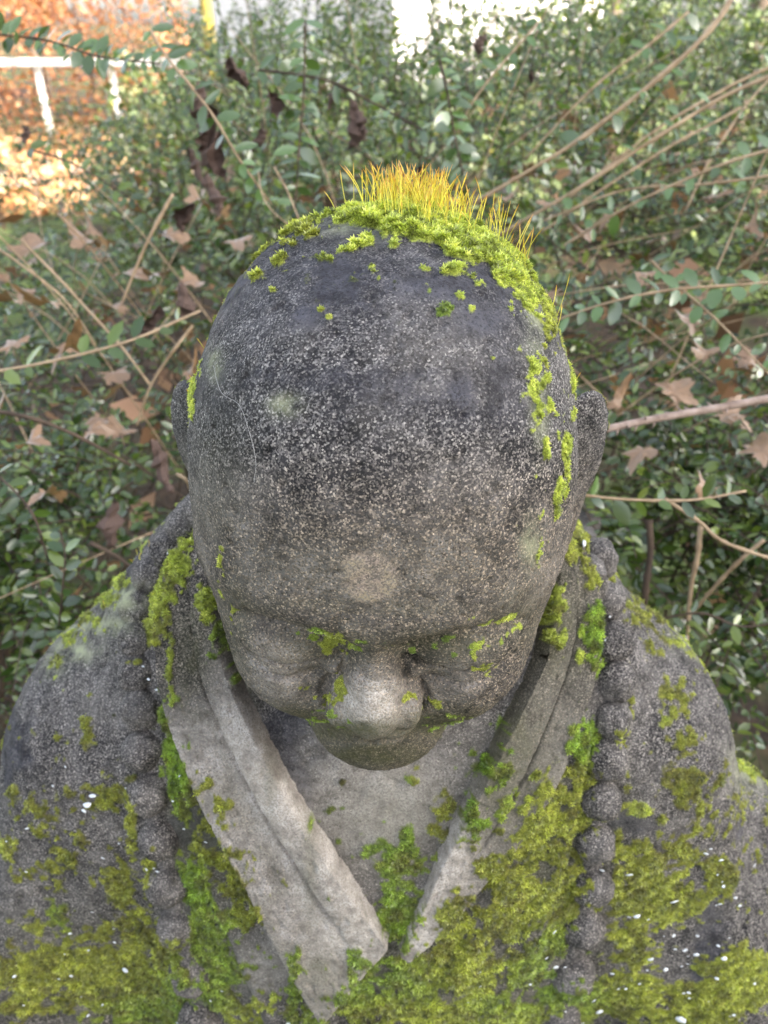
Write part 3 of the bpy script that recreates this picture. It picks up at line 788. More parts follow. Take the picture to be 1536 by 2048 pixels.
def stone_attrs(V, Nn, kind):
    """per-vertex moss, wear, stain and painted shade; seen side after the photograph, hidden side from noise alone"""
    px, py, d = project(V)
    view = CAMP - V; view /= np.linalg.norm(view, axis=1)[:, None]
    seen = sstep(-0.25, 0.0, (Nn * view).sum(1))
    f1 = fbm(V, 70, 4, 1); f2 = fbm(V, 260, 3, 5); f3 = fbm(V, 18, 3, 9)
    mm, tone = blobs(px, py, HEAD_MOSS if kind == 'head' else ROBE_MOSS)
    hid = 0.35 + 0.55 * Nn[:, 2]
    base = mm * seen + (1 - seen) * hid * (1.0 if kind != 'bead' else 0.6)
    tone = tone * seen[:, None] + (1 - seen)[:, None] * TONES[1]
    if kind == 'robe': base = base + 0.22 * seen * sstep(1500, 2000, py) * sstep(0.45, 0.6, f3)
    if kind == 'bead': base *= np.where(py < 1420, 0.25, 0.6)
    if kind == 'lapel': base *= 0.75
    moss = sstep(0.40, 0.72, base * 0.85 + (f1 - 0.5) * 1.2 + (f2 - 0.5) * 1.5)
    if kind == 'head':
        low = sstep(1150, 1200, py)                   # crumbly on the face
        moss = moss * (1 - low) + low * sstep(0.50, 0.70, base * 0.75 + (f1 - 0.5) * 0.9 + (f2 - 0.5) * 2.4 + 0.02)
    moss *= sstep(0.12, 0.3, base)
    if kind in ('robe', 'lapel'):                     # sprinkled small cushions
        reg = (0.55 + 0.55 * sstep(1400, 1700, py)) * seen * (0.35 if kind == 'lapel' else 1.0)
        moss = np.maximum(moss, sstep(0.60, 0.68, 0.55 * f2 + 0.45 * f1 + 0.07 * (reg - 1)) * sstep(0.1, 0.5, reg))
    if kind == 'head': moss = np.maximum(moss, seen * sstep(0.60, 0.66, 0.7 * f2 + 0.3 * f1) * (0.25 * sstep(800, 450, py) + 0.9 * np.exp(-((px - 860 - (py - 520) * .5) / 190) ** 2) * sstep(760, 480, py) + 0.9 * np.exp(-((px - 1085) / 45) ** 2) * sstep(1200, 1000, py) + 0.7 * sstep(560, 470, py)))
    if kind == 'robe':
        for bc, _, rr_ in BEADS:
            moss *= sstep(0.85, 1.10, np.sqrt(((V - bc) ** 2).sum(1)) / rr_)
    tone = tone * (0.75 + 0.5 * f2)[:, None]
    tm = sstep(0.40, 0.62, fbm(V, 45, 3, 51))[:, None]
    tone = tone * (1 - 0.25 * tm) + 0.25 * tm * (TONES[3] if kind != 'head' else TONES[0])
    if kind != 'head':
        bw = (0.7 * sstep(0.52, 0.66, fbm(V, 110, 3, 61)))[:, None]        # dead brown moss
        tone = tone * (1 - bw) + bw * np.array([0.115, 0.090, 0.028])
    warm = np.full(len(V), {'head': 0.02, 'robe': 0.05, 'lapel': 0.98, 'bead': 0.10}[kind])
    smoothp = np.zeros(len(V)); stain = np.zeros(len(V)); algae_shade = np.zeros(len(V)); lich = np.zeros(len(V))
    lich = np.clip(blobs(px, py, LICHEN)[0] * seen * (0.4 + 1.2 * f1), 0, 1)
    if kind == 'head':
        w = blobs(px, py, [(745, 1410, 76, 52, 1.0), (560, 1375, 60, 46, .5), (545, 1320, 60, 30, .45), (905, 1365, 80, 50, .42), (620, 1170, 220, 70, .16), (900, 1160, 190, 80, .16), (420, 1000, 60, 150, .2)])[0]
        warm = warm + w * seen + 0.07 * seen * sstep(850, 1150, py)
        smoothp = sstep(0.56, 0.66, f3 * 0.7 + 0.3 * f1) * sstep(900, 700, py) + blobs(px, py, [(925, 775, 26, 40, 1.0), (960, 640, 50, 30, .9), (740, 455, 36, 22, 1.0), (1000, 760, 30, 60, .8), (850, 570, 50, 22, .6), (940, 480, 20, 20, .8)])[0]
        smoothp = np.clip(smoothp + 0.55 * sstep(780, 520, py) * (0.4 + 1.2 * f1), 0, 1) * seen
        r_ = np.sqrt(((px - 737) / 58) ** 2 + ((py - 1152) / 52) ** 2) + (f1 - 0.5) * 0.5
        stain = sstep(1.08, 0.86, r_) * seen
        algae_shade = blobs(px, py, [(680, 1462, 190, 24, 1.0), (900, 1450, 120, 30, .95), (745, 1510, 150, 28, .95), (600, 1430, 80, 20, .8), (660, 1290, 120, 40, .5), (880, 1290, 120, 40, .6), (760, 1530, 120, 20, .4), (470, 1250, 40, 120, .5), (1040, 1230, 60, 70, .5), (620, 1210, 160, 20, .35), (850, 1215, 160, 20, .35), (600, 1150, 240, 90, .22), (900, 1150, 240, 90, .18), (430, 950, 60, 200, .3)])[0] * seen  # green film; blobs under nose and round mouth also paint in the shade there
    if kind == 'robe':
        w = blobs(px, py, [(760, 1600, 160, 130, .78), (640, 1520, 80, 80, .4), (530, 1930, 60, 60, .5), (900, 1560, 60, 60, .4), (1060, 1560, 40, 60, .2), (1130, 1350, 60, 120, .2)])[0]
        warm = warm + w * seen
        smoothp = sstep(0.6, 0.68, f3) * 0.6 * seen
        algae_shade = np.clip(blobs(px, py, [(790, 1640, 140, 100, .5), (420, 1700, 90, 200, .6), (1080, 1700, 130, 200, .7), (900, 1950, 200, 100, .7), (230, 1960, 250, 90, .6), (480, 1340, 40, 90, .7)])[0] * seen + (1 - seen) * .4, 0, 1)
    if kind == 'lapel':
        algae_shade = blobs(px, py, [(620, 1720, 14, 120, .6), (540, 1560, 12, 60, .6), (640, 1950, 60, 40, .6), (1000, 1500, 80, 120, .6), (380, 1300, 50, 90, .5), (1110, 1250, 50, 90, .5)])[0] * seen
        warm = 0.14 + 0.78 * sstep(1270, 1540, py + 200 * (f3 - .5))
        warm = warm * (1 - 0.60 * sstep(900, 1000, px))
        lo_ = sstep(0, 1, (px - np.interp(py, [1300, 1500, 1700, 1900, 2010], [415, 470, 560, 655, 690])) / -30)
        warm = warm - 0.22 * lo_ * (px < 800); algae_shade = np.clip(algae_shade + 0.30 * sstep(900, 1000, px) + 0.25 * lo_ * (px < 800) * sstep(.45, .6, f1), 0, 1)
    tan = (0.9 * sstep(820, 1120, py) if kind == 'head' else np.full(len(V), {'robe': 0.15, 'lapel': 0.5, 'bead': 0.2}[kind]))
    return dict(tan=tan, moss=moss, warm=warm, smooth_patch=smoothp, stain=stain, algae_shade=algae_shade, lichen=lich), np.clip(tone, 0, 1)

BEADS = []           # (centre, radius)
MOSS_SRC = []       # surfaces that carry moss blades
def stone_part(name, V, F, kind, parent, rough=0.0006, moss_h=0.0028):
    Nn = normals(V, F)
    at_, tone = stone_attrs(V, Nn, kind)
    disp = rough * ((fbm(V, 160, 3, 21) - 0.5) * 2 + (fbm(V, 420, 2, 22) - 0.5) * 1.6 - 1.6 * sstep(0.68, 0.80, fbm(V, 230, 2, 25))) + 0.0016 * (fbm(V, 35, 2, 23) - 0.5)
    if kind == 'head': moss_h = moss_h * np.where(project(V)[1] > 1180, 0.2, np.where(project(V)[1] > 560, 0.5, 0.9))
    disp = disp + at_['moss'] * moss_h * (0.25 + 1.1 * fbm(V, 140, 2, 31))
    V2 = V + Nn * disp[:, None]
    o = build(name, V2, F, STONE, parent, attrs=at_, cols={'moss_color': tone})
    MOSS_SRC.append((V2, F, Nn, at_['moss'], tone, kind))
    return o

BASE = (0.0, 0.40, 0.0)
statue = empty('stone_statue', BASE)
tag(statue, 'weathered mossy stone statue of a bald seated monk with bowed head and bead necklace', 'statue')

# head
V, F = nets(head_sdf, (-0.092, -0.125, -0.135), (0.092, 0.112, 0.132), 0.0022)
V = relax(head_sdf, V, 2); V, F = subdivide(V, F); V = relax(head_sdf, V, 2)
HEADV = head_world(V)
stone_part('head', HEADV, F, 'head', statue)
# ears
for sgn in (1, -1):
    f_ = (lambda x, y, z: ear_sdf(x, y, z)) if sgn > 0 else (lambda x, y, z: ear_sdf(-x, y, z))
    lo = (0.05, -0.02, -0.10) if sgn > 0 else (-0.13, -0.02, -0.10)
    hi = (0.13, 0.07, 0.055) if sgn > 0 else (-0.05, 0.07, 0.055)
    V, F = nets(f_, lo, hi, 0.0020); V = relax(f_, V, 2)
    stone_part('ear', head_world(V), F, 'head', statue, moss_h=0.0015)
LB = [(402, 1022, 36), (372, 1050, 38), (338, 1098, 36), (303, 1150, 36), (280, 1213, 37), (275, 1277, 36), (276, 1345, 36), (284, 1418, 40), (289, 1498, 41), (302, 1585, 41), (322, 1675, 43), (338, 1765, 43), (358, 1848, 42), (384, 1940, 44), (405, 2030, 44)]
RB = [(1140, 1010, 30), (1166, 1052, 36), (1192, 1118, 40), (1208, 1200, 40), (1222, 1283, 40), (1228, 1362, 40), (1222, 1440, 40), (1213, 1516, 40), (1200, 1598, 41), (1190, 1680, 42), (1182, 1765, 43), (1165, 1850, 43), (1142, 1945, 45), (1118, 2035, 44)]
for bx, by, br in LB + RB:
    P = march([bx], [by]); G = grad(torso_sdf, P)[0]; G /= np.linalg.norm(G)
    BEADS.append((P[0], G, br / FPX * ((P[0] - CAMP) @ FWD) * 0.99))
# torso
low_sdf = lambda x, y, z: np.maximum(torso_sdf(x, y, z), z - 0.765)
V, F = nets(low_sdf, (-0.42, 0.0, 0.36), (0.42, 0.64, 0.80), 0.010)
stone_part('lap', V, F, 'robe', statue, rough=0.001, moss_h=0.001)
MOSS_SRC.pop()
up_sdf = lambda x, y, z: np.maximum(torso_sdf(x, y, z), 0.745 - z)
V, F = nets(up_sdf, (-0.39, 0.12, 0.73), (0.39, 0.60, 1.28), 0.0052)
V = relax(up_sdf, V, 2); V, F = subdivide(V, F); V = relax(up_sdf, V, 1)
TORSOV = V
stone_part('torso', V, F, 'robe', statue, rough=0.0012, moss_h=0.0022)

# folded collar bands lying on the chest
def resample(poly, n):
    P = smooth_path(np.array([(a, b, 0) for a, b in poly], float), 200)
    s = np.concatenate([[0], np.cumsum(np.linalg.norm(np.diff(P, axis=0), axis=1))])
    t = np.linspace(0, s[-1], n)
    return np.stack([np.interp(t, s, P[:, i]) for i in (0, 1)], 1)

def band(name, inner, outer, profile, nt=150, ns=70, kind='lapel'):
    A = resample(inner, nt); B = resample(outer, nt)
    s = np.linspace(0, 1, ns)
    PX = (A[:, None, :] * (1 - s)[None, :, None] + B[:, None, :] * s[None, :, None]).reshape(-1, 2)
    P = march(PX[:, 0], PX[:, 1])
    G = grad(torso_sdf, P); G /= np.linalg.norm(G, axis=1)[:, None]
    T = np.repeat(np.linspace(0, 1, nt), ns); Sx = np.tile(s, nt)
    P = P + G * profile(Sx, T)[:, None]
    i = np.arange((nt - 1) * (ns - 1)); r_, c_ = i // (ns - 1), i % (ns - 1)
    F = np.stack([r_ * ns + c_, r_ * ns + c_ + 1, (r_ + 1) * ns + c_ + 1, (r_ + 1) * ns + c_], 1)
    Nn = normals(P, F)
    if (Nn * (CAMP - P)).sum() < 0: F = F[:, ::-1]
    return stone_part(name, P, F, kind, statue, rough=0.0007, moss_h=0.0025)

def edge(s, T, e=0.022, te=0.008):
    return np.minimum(np.minimum(sstep(0, e, s), sstep(1, 1 - e, s)), np.minimum(sstep(0, te, T), sstep(1, 1 - te, T)))
def prof_left(s, T):
    c = 0.42 - 0.10 * T; on = sstep(0.97, 0.80, T)
    h = 0.0125 + 0.0042 * sstep(c + .012, c - .035, s) * on * (1 - ((s - c * .5) / (c * .9)) ** 2) - 0.0022 * np.exp(-((s - c - .015) / 0.028) ** 2) * on + 0.003 * sstep(c + .05, .97, s)
    return -0.006 + (h + 0.006) * edge(s, T)
def prof_right(s, T):
    on = sstep(.78, .6, T)
    h = 0.0105 + 0.0040 * sstep(.50, .44, s) * on - 0.0035 * np.exp(-((s - 0.52) / 0.025) ** 2) * on + 0.003 * sstep(.56, .95, s) * on
    return -0.006 + (h + 0.006) * edge(s, T, 0.03)
def prof_under(s, T):
    h = 0.0045 + 0.0035 * np.sin(s * 7.5 + 2.2 * T) * 0.5
    return -0.006 + (h + 0.006) * edge(s, T, 0.22, 0.04)
band('under_robe', [(430, 1380), (470, 1560), (560, 1740), (640, 1900), (720, 2060)], [(325, 1300), (345, 1480), (385, 1700), (440, 1880), (520, 2075)], prof_under, kind='robe')
band('under_robe', [(1110, 1380), (1060, 1560), (960, 1740), (900, 1880), (800, 2060)], [(1190, 1300), (1180, 1480), (1150, 1700), (1105, 1880), (1030, 2075)], prof_under, kind='robe')
band('collar_band', [(1085, 1090), (1082, 1200), (1062, 1310), (1022, 1400), (968, 1510), (915, 1620), (872, 1716), (838, 1800), (796, 1892)],
     [(1130, 1075), (1168, 1200), (1166, 1320), (1138, 1440), (1090, 1560), (1030, 1655), (968, 1735), (905, 1815), (806, 1902)], prof_right)
band('collar_band', [(450, 1085), (452, 1210), (478, 1330), (540, 1470), (600, 1585), (660, 1680), (722, 1775), (782, 1868)],
     [(395, 1085), (352, 1190), (343, 1300), (358, 1410), (395, 1520), (445, 1630), (505, 1740), (565, 1860), (615, 1955), (652, 2015)], prof_left)

# bead necklace: every bead carved half into the robe
neck = empty('necklace', (0, 0, 0), statue)
def cube_sphere(n=13):
    """closed sphere of quads"""
    t = np.tan(np.linspace(-math.pi / 4, math.pi / 4, n)); vv = []; ff = []
    for ax_ in range(3):
        for sg in (-1, 1):
            b0 = len(vv)
            for a_ in t:
                for c_ in t:
                    p = [0, 0, 0]; p[ax_] = sg; p[(ax_ + 1) % 3] = a_; p[(ax_ + 2) % 3] = c_
                    vv.append(p)
            for i in range(n - 1):
                for j in range(n - 1):
                    q = (b0 + i * n + j, b0 + (i + 1) * n + j, b0 + (i + 1) * n + j + 1, b0 + i * n + j + 1)
                    ff.append(q if sg > 0 else q[::-1])
    vv = np.array(vv, float); vv /= np.linalg.norm(vv, axis=1)[:, None]
    key = np.round(vv, 5); _, first, inv = np.unique(key, axis=0, return_index=True, return_inverse=True)
    return vv[first], inv.ravel()[np.array(ff)]
SV, SF = cube_sphere()
for k, (P, G, r_) in enumerate(BEADS):
    up_ = np.array([0, 0, 1.0]); tx = np.cross(up_, G); tx /= np.linalg.norm(tx); ty = np.cross(G, tx)
    M = np.stack([tx, ty, G], 1)
    loc = SV * np.array([1.0, 1.06, 0.95]) * r_ * (0.97 + 0.06 * random.random())
    Vb = P + G * r_ * 0.13 + loc @ M.T
    Vb = Vb + (Vb - P) * ((fbm(Vb, 120, 3, 40 + k) - 0.5) * 0.30)[:, None]
    stone_part('bead', Vb, SF, 'bead', neck, rough=0.0007, moss_h=0.002)

for idx in (range(len(LB)), range(len(LB), len(LB) + len(RB))):
    cp = smooth_path([BEADS[i][0] - BEADS[i][1] * BEADS[i][2] * 0.35 for i in idx], 150); rr_ = np.interp(np.linspace(0, 1, 150), np.linspace(0, 1, len(idx)), [BEADS[i][2] for i in idx]) * 0.60
    mb = MB().tube(cp, rr_, 16, False)
    stone_part('cord', np.array(mb.v), np.array(mb.f)[:, ::-1], 'bead', neck, rough=0.0012, moss_h=0.002)
# pedestal below the picture
pd = MB(); ring = [(0.30, 0.0), (0.30, 0.06), (0.27, 0.08), (0.25, 0.30), (0.28, 0.34), (0.30, 0.40)]
pvv = []; nn_ = 40
for r_, z in ring:
    for j in range(nn_):
        a = 2 * math.pi * j / nn_
        pvv.append((math.cos(a) * r_ * 1.25, 0.36 + math.sin(a) * r_ * 0.95, z))
pff = [(i * nn_ + j, i * nn_ + (j + 1) % nn_, (i + 1) * nn_ + (j + 1) % nn_, (i + 1) * nn_ + j) for i in range(len(ring) - 1) for j in range(nn_)]
build('pedestal', np.array(pvv), np.array(pff), STONE, statue, attrs=dict(moss=np.zeros(len(pvv)), warm=np.full(len(pvv), .3)))

# ------------------------------------------------------------------ moss blades
def scatter_moss(name, kinds, density, label, blades=6, length=0.0022, seed=1):
    r = np.random.default_rng(seed)
    Pn, Nn, Tn, Mn = [], [], [], []
    for V, F, Nv, m, tone, kind in MOSS_SRC:
        if kind not in kinds: continue
        T = np.vstack([F[:, [0, 1, 2]], F[:, [0, 2, 3]]])
        A = 0.5 * np.linalg.norm(np.cross(V[T[:, 1]] - V[T[:, 0]], V[T[:, 2]] - V[T[:, 0]]), axis=1)
        mt = m[T].mean(1)
        px, py, dd = project(V[T[:, 0]])
        vis = np.where((px > -250) & (px < 1790) & (py > -100) & (py < 2300), 1.0, 0.12)
        cnt = r.poisson(A * density * sstep(0.2, 0.85, mt) * vis)
        ti = np.repeat(np.arange(len(T)), cnt)
        a, b = r.random(len(ti)), r.random(len(ti)); fl = a + b > 1; a[fl] = 1 - a[fl]; b[fl] = 1 - b[fl]
        W = np.stack([1 - a - b, a, b], 1)
        Pn.append((V[T[ti]] * W[:, :, None]).sum(1)); Nn.append(Nv[T[ti, 0]]); Tn.append(tone[T[ti, 0]]); Mn.append(mt[ti])
    P, Nn, Tn, Mn = np.vstack(Pn), np.vstack(Nn), np.vstack(Tn), np.concatenate(Mn)
    n = len(P)
    axis = Nn + np.array([0, 0, 0.55]) + r.normal(0, 0.25, (n, 3)); axis /= np.linalg.norm(axis, axis=1)[:, None]
    t1 = np.cross(axis, r.normal(size=(n, 3))); t1 /= np.linalg.norm(t1, axis=1)[:, None]; t2 = np.cross(axis, t1)
    pyn = project(P)[1]
    L = length * r.uniform(0.6, 1.35, n) * (0.5 + 0.7 * Mn)
    if 'head' in kinds: L *= np.where(pyn > 1180, 0.50, 1.0) * np.where((pyn > 560) & (pyn < 1180), 0.68, 1.0)
    Vs, Cs = [], []
    bright = r.uniform(0.5, 1.5, n) * (0.40 + 0.7 * sstep(.25, .75, vnoise(P, 190, 77)) + 0.6 * sstep(.3, .7, vnoise(P, 480, 78)))
    Tn = Tn * 0.8 + 0.2 * TONES[r.integers(0, 5, n)] if 'head' not in kinds else Tn
    for k in range(blades):
        w = 2 * np.pi * (k / blades) + r.uniform(-0.4, 0.4, n)
        side = t1 * np.cos(w)[:, None] + t2 * np.sin(w)[:, None]
        tilt = r.uniform(0.35, 1.15, n)[:, None]
        dr = axis * np.cos(tilt) + side * np.sin(tilt)
        cr = np.cross(dr, axis); cr /= np.linalg.norm(cr, axis=1)[:, None] + 1e-9
        l = L * r.uniform(0.75, 1.2, n); wd = (l * 0.17)[:, None]
        b0 = P - axis * 0.0003
        Vs.append(np.stack([b0, b0 + dr * (l * .5)[:, None] + cr * wd, b0 + dr * l[:, None] + side * (l * .15)[:, None], b0 + dr * (l * .5)[:, None] - cr * wd], 1))
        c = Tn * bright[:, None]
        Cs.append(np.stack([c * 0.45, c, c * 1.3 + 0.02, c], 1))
    V = np.stack(Vs, 1).reshape(-1, 3); C = np.stack(Cs, 1).reshape(-1, 3)
    F = np.arange(len(V)).reshape(-1, 4)
    print(name, n)
    o = build(name, V, F, MOSS, None, cols={'moss_color': np.clip(C, 0, 0.9)}, smooth=False)
    return tag(o, label, 'moss', kind='stuff')

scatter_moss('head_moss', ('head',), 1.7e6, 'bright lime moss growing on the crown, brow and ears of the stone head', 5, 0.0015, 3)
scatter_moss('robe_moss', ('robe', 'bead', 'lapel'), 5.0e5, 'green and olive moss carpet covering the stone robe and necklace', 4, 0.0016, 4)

# moss capsules on thin yellow stalks
def stalks(name, roots, label, hmin, hmax, seed, yellow=True):
    r = np.random.default_rng(seed)
    mb_v, mb_f, mb_c = [], [], []
    k = 4; m = 8
    for (P, nrm) in roots:
        L = r.uniform(hmin, hmax)
        ax_ = np.array(nrm) * 0.35 + np.array([0, 0, 1.0]) + r.normal(0, 0.16, 3); ax_ /= np.linalg.norm(ax_)
        sd = r.normal(size=3); sd -= ax_ * (sd @ ax_); sd /= np.linalg.norm(sd)
        bend = r.uniform(-0.25, 0.55)
        t = np.linspace(0, 1, m)
        pts = P + np.outer(t * L, ax_) + np.outer(t ** 2 * L * bend, sd)
        rad = 0.00014 + 0.00003 * r.random() + 0 * t
        rad = np.where((t > 0.8) & (t < 0.97), 0.00028, rad); rad[-1] = 0.00006
        a = sd; b = np.cross(ax_, sd)
        n0 = len(mb_v)
        cb = np.array([(0.66, 0.72, 0.12), (0.95, 0.90, 0.16), (0.95, 0.82, 0.12), (0.62, 0.26, 0.05)])
        tone = r.uniform(0.75, 1.15)
        for i in range(m):
            c = np.array([np.interp(t[i] + r.uniform(-.03, .03), [0, .35, .8, 1], cb[:, q]) for q in range(3)]) * tone
            for j in range(k):
                w_ = 2 * math.pi * j / k
                mb_v.append(pts[i] + rad[i] * (a * math.cos(w_) + b * math.sin(w_))); mb_c.append(c)
        for i in range(m - 1):
            for j in range(k):
                mb_f.append((n0 + i * k + j, n0 + i * k + (j + 1) % k, n0 + (i + 1) * k + (j + 1) % k, n0 + (i + 1) * k + j))
    o = build(name, np.array(mb_v), np.array(mb_f), MOSS, None, cols={'moss_color': np.array(mb_c)})
    return tag(o, label, 'moss', kind='stuff')

def nearest_roots(V, targets, pick=None):
    px, py, d = project(V); out = []
    Nv = V - HC; Nv /= np.linalg.norm(Nv, axis=1)[:, None]
    front = d < 0.62
    for (x, y) in targets:
        q = (px - x) ** 2 + (py - y) ** 2 + np.where(front, 0, 1e9)
        i = int(np.argmin(q)); out.append((V[i], Nv[i]))
    return out
tg = []
for _ in range(420):
    x = 716 + 235 * (random.random() * 0.55 + random.betavariate(2, 2) * 0.45)
    yb = np.interp(x, [700, 760, 830, 900, 960], [418, 420, 432, 450, 468])
    tg.append((x, yb + random.uniform(-24, 22)))
for _ in range(44):
    x = random.uniform(930, 1050); yb = np.interp(x, [930, 1000, 1060], [440, 490, 560]); tg.append((x, yb + random.uniform(-6, 20)))
for x, y in ((668, 408), (690, 405), (706, 412), (1105, 620), (1113, 640), (1118, 655)): tg.append((x, y))
stalks('side_moss_stalks', nearest_roots(HEADV, [(392, 690), (384, 770), (380, 800), (1147, 775), (1150, 780), (1146, 790)]), 'few short yellow moss stalks at the sides of the head by the ears', 0.004, 0.008, 8)
stalks('moss_stalks', nearest_roots(HEADV, tg), 'fringe of thin yellow moss stalks with orange tips on the crown of the head', 0.008, 0.0205, 5)
tg2 = [(random.uniform(270, 400), 0) for _ in range(60)]
tg2 = [(x, np.interp(x, [270, 330, 400], [1130, 1080, 1030]) + random.uniform(-4, 12)) for x, _ in tg2] + [(random.uniform(100, 260), 0) for _ in range(14)]
tg2 = [(x, y if y else np.interp(x, [100, 260], [1340, 1165])) for x, y in tg2]
stalks('shoulder_moss_stalks', nearest_roots(TORSOV, tg2), 'small tufts of rust yellow moss stalks along the shoulder left of the head', 0.004, 0.009, 6)

# ------------------------------------------------------------------ the shrub behind the statue
def leaf_template(w=0.46, fold=0.10, curl=0.06):
    """oval leaf, length 1 along +x, folded along its midrib; 10 triangles"""
    xs = [0.0, 0.16, 0.42, 0.70, 0.90, 1.0]
    ws = [0.0, 0.30, 0.50, 0.44, 0.22, 0.0]
    v = []; 
    for x, a in zip(xs, ws):
        z = -curl * (x - 0.35) ** 2 * 3
        if a == 0: v.append((x, 0, z))
        else: v += [(x, -a * w, z + fold * a), (x, 0, z), (x, a * w, z + fold * a)]
    f = [(0, 1, 2), (0, 2, 3)]
    for i in range(3):
        b = 1 + 3 * i
        f += [(b, b + 3, b + 4), (b, b + 4, b + 1), (b + 1, b + 4, b + 5), (b + 1, b + 5, b + 2)]
    f += [(10, 13, 11), (11, 13, 12)]
    return np.array(v, float), np.array(f)
LTF, LFF = leaf_template()
LT = np.array([(0, 0, 0), (.30, -.21, .04), (.30, 0, 0), (.30, .21, .04), (.70, -.20, .02), (.70, 0, -.02), (.70, .20, .02), (1, 0, -.05)])
LFc = np.array([(0, 1, 2), (0, 2, 3), (1, 4, 5), (1, 5, 2), (2, 5, 6), (2, 6, 3), (4, 7, 5), (5, 7, 6)])
LEAF_MESHES = [mesh_data('leaf', leaf_template(w_, fo, cu)[0], LFF, LEAF, smooth=False) for w_, fo, cu in ((0.46, .10, .06), (0.52, .06, .10), (0.40, .16, .02), (0.56, .03, .04))]
GREENS = [(0.030, 0.058, 0.011), (0.050, 0.088, 0.016), (0.090, 0.140, 0.026), (0.040, 0.076, 0.020), (0.14, 0.19, 0.038)]

class LeafPile:
    def __init__(s): s.p = []; s.m = []; s.c = []
    def add(s, p, d, nrm, size, col):
        s.p.append(p); s.m.append((d, nrm, size)); s.c.append(col)
    def build(s, name, mat, parent):
        P = np.array(s.p); D = np.array([q[0] for q in s.m]); U = np.array([q[1] for q in s.m]); S = np.array([q[2] for q in s.m])[:, None]
        D /= np.linalg.norm(D, axis=1)[:, None]
        U = U - D * (D * U).sum(1)[:, None]; U /= np.linalg.norm(U, axis=1)[:, None] + 1e-9
        W = np.cross(U, D)
        nv = len(LT)
        V = P[:, None] + (LT[None, :, 0:1] * D[:, None] + LT[None, :, 1:2] * W[:, None] + LT[None, :, 2:3] * U[:, None]) * S[:, None]
        F = (LFc[None] + (np.arange(len(P)) * nv)[:, None, None]).reshape(-1, 3)
        C = np.repeat(np.array(s.c), nv, axis=0)
        return build(name, V.reshape(-1, 3), F, mat, parent, cols={'leaf_color': np.clip(C, 0, 1)}, smooth=False)

shrub = empty('honeysuckle_shrub', (0.0, 1.5, 0.0))
tag(shrub, 'low evergreen shrub with small glossy oval leaves and tan canes behind the statue', 'shrub')
pile = LeafPile()
twv, twf = MB(), None
sr = np.random.default_rng(77)
n_leaf_obj = [0]

def leaf_obj(p, d, nrm, size, parent):
    D = Vector(d).normalized(); U = Vector(nrm); U = (U - D * U.dot(D)).normalized(); W = U.cross(D)
    o = bpy.data.objects.new('leaf', LEAF_MESHES[int(sr.integers(0, 4))])
    o.rotation_mode = 'QUATERNION'
    o.rotation_quaternion = Matrix((D, W, U)).transposed().to_quaternion()
    o.location = Vector(p) - shrub.location; o.scale = (float(size),) * 3
    COL.objects.link(o); o.parent = parent
    n_leaf_obj[0] += 1

def leaf_run(path, spacing, size, parent=None, start=0.1, up=(0, 0, 1), density=1.0, bright=1.0):
    """opposite pairs of leaves along a twig"""
    seg = np.linalg.norm(np.diff(path, axis=0), axis=1); s = np.concatenate([[0], np.cumsum(seg)])
    L = s[-1]; t = start * L; k = 0
    while t <= L:
        i_ = min(int(np.searchsorted(s, t, 'right')) - 1, len(s) - 2); q = path[i_ + 1] - path[i_]
        p = path[i_] + q * ((t - s[i_]) / (s[i_ + 1] - s[i_] + 1e-12))
        q /= np.linalg.norm(q) + 1e-9
        side = np.cross(np.array(up, float) + sr.normal(0, 0.2, 3), q); side /= np.linalg.norm(side) + 1e-9
        for sg in (-1, 1):
            if sr.random() > density: continue
            d = side * sg + q * sr.uniform(0.25, 0.8) + sr.normal(0, 0.16, 3) + np.array([0, 0, 0.15])
            nrm = np.array(up, float) + sr.normal(0, 0.32, 3)
            sz = size * sr.uniform(0.65, 1.2) * (1.0 if t < L * 0.85 else 0.75)
            if parent is not None and n_leaf_obj[0] < 300: leaf_obj(p, d, nrm, sz, parent)
            else:
                c = np.array(GREENS[int(sr.integers(0, 5))]) * sr.uniform(0.75, 1.25) * bright
                pile.add(p, d, nrm, sz, c)
        t += spacing * sr.uniform(0.8, 1.2); k += 1

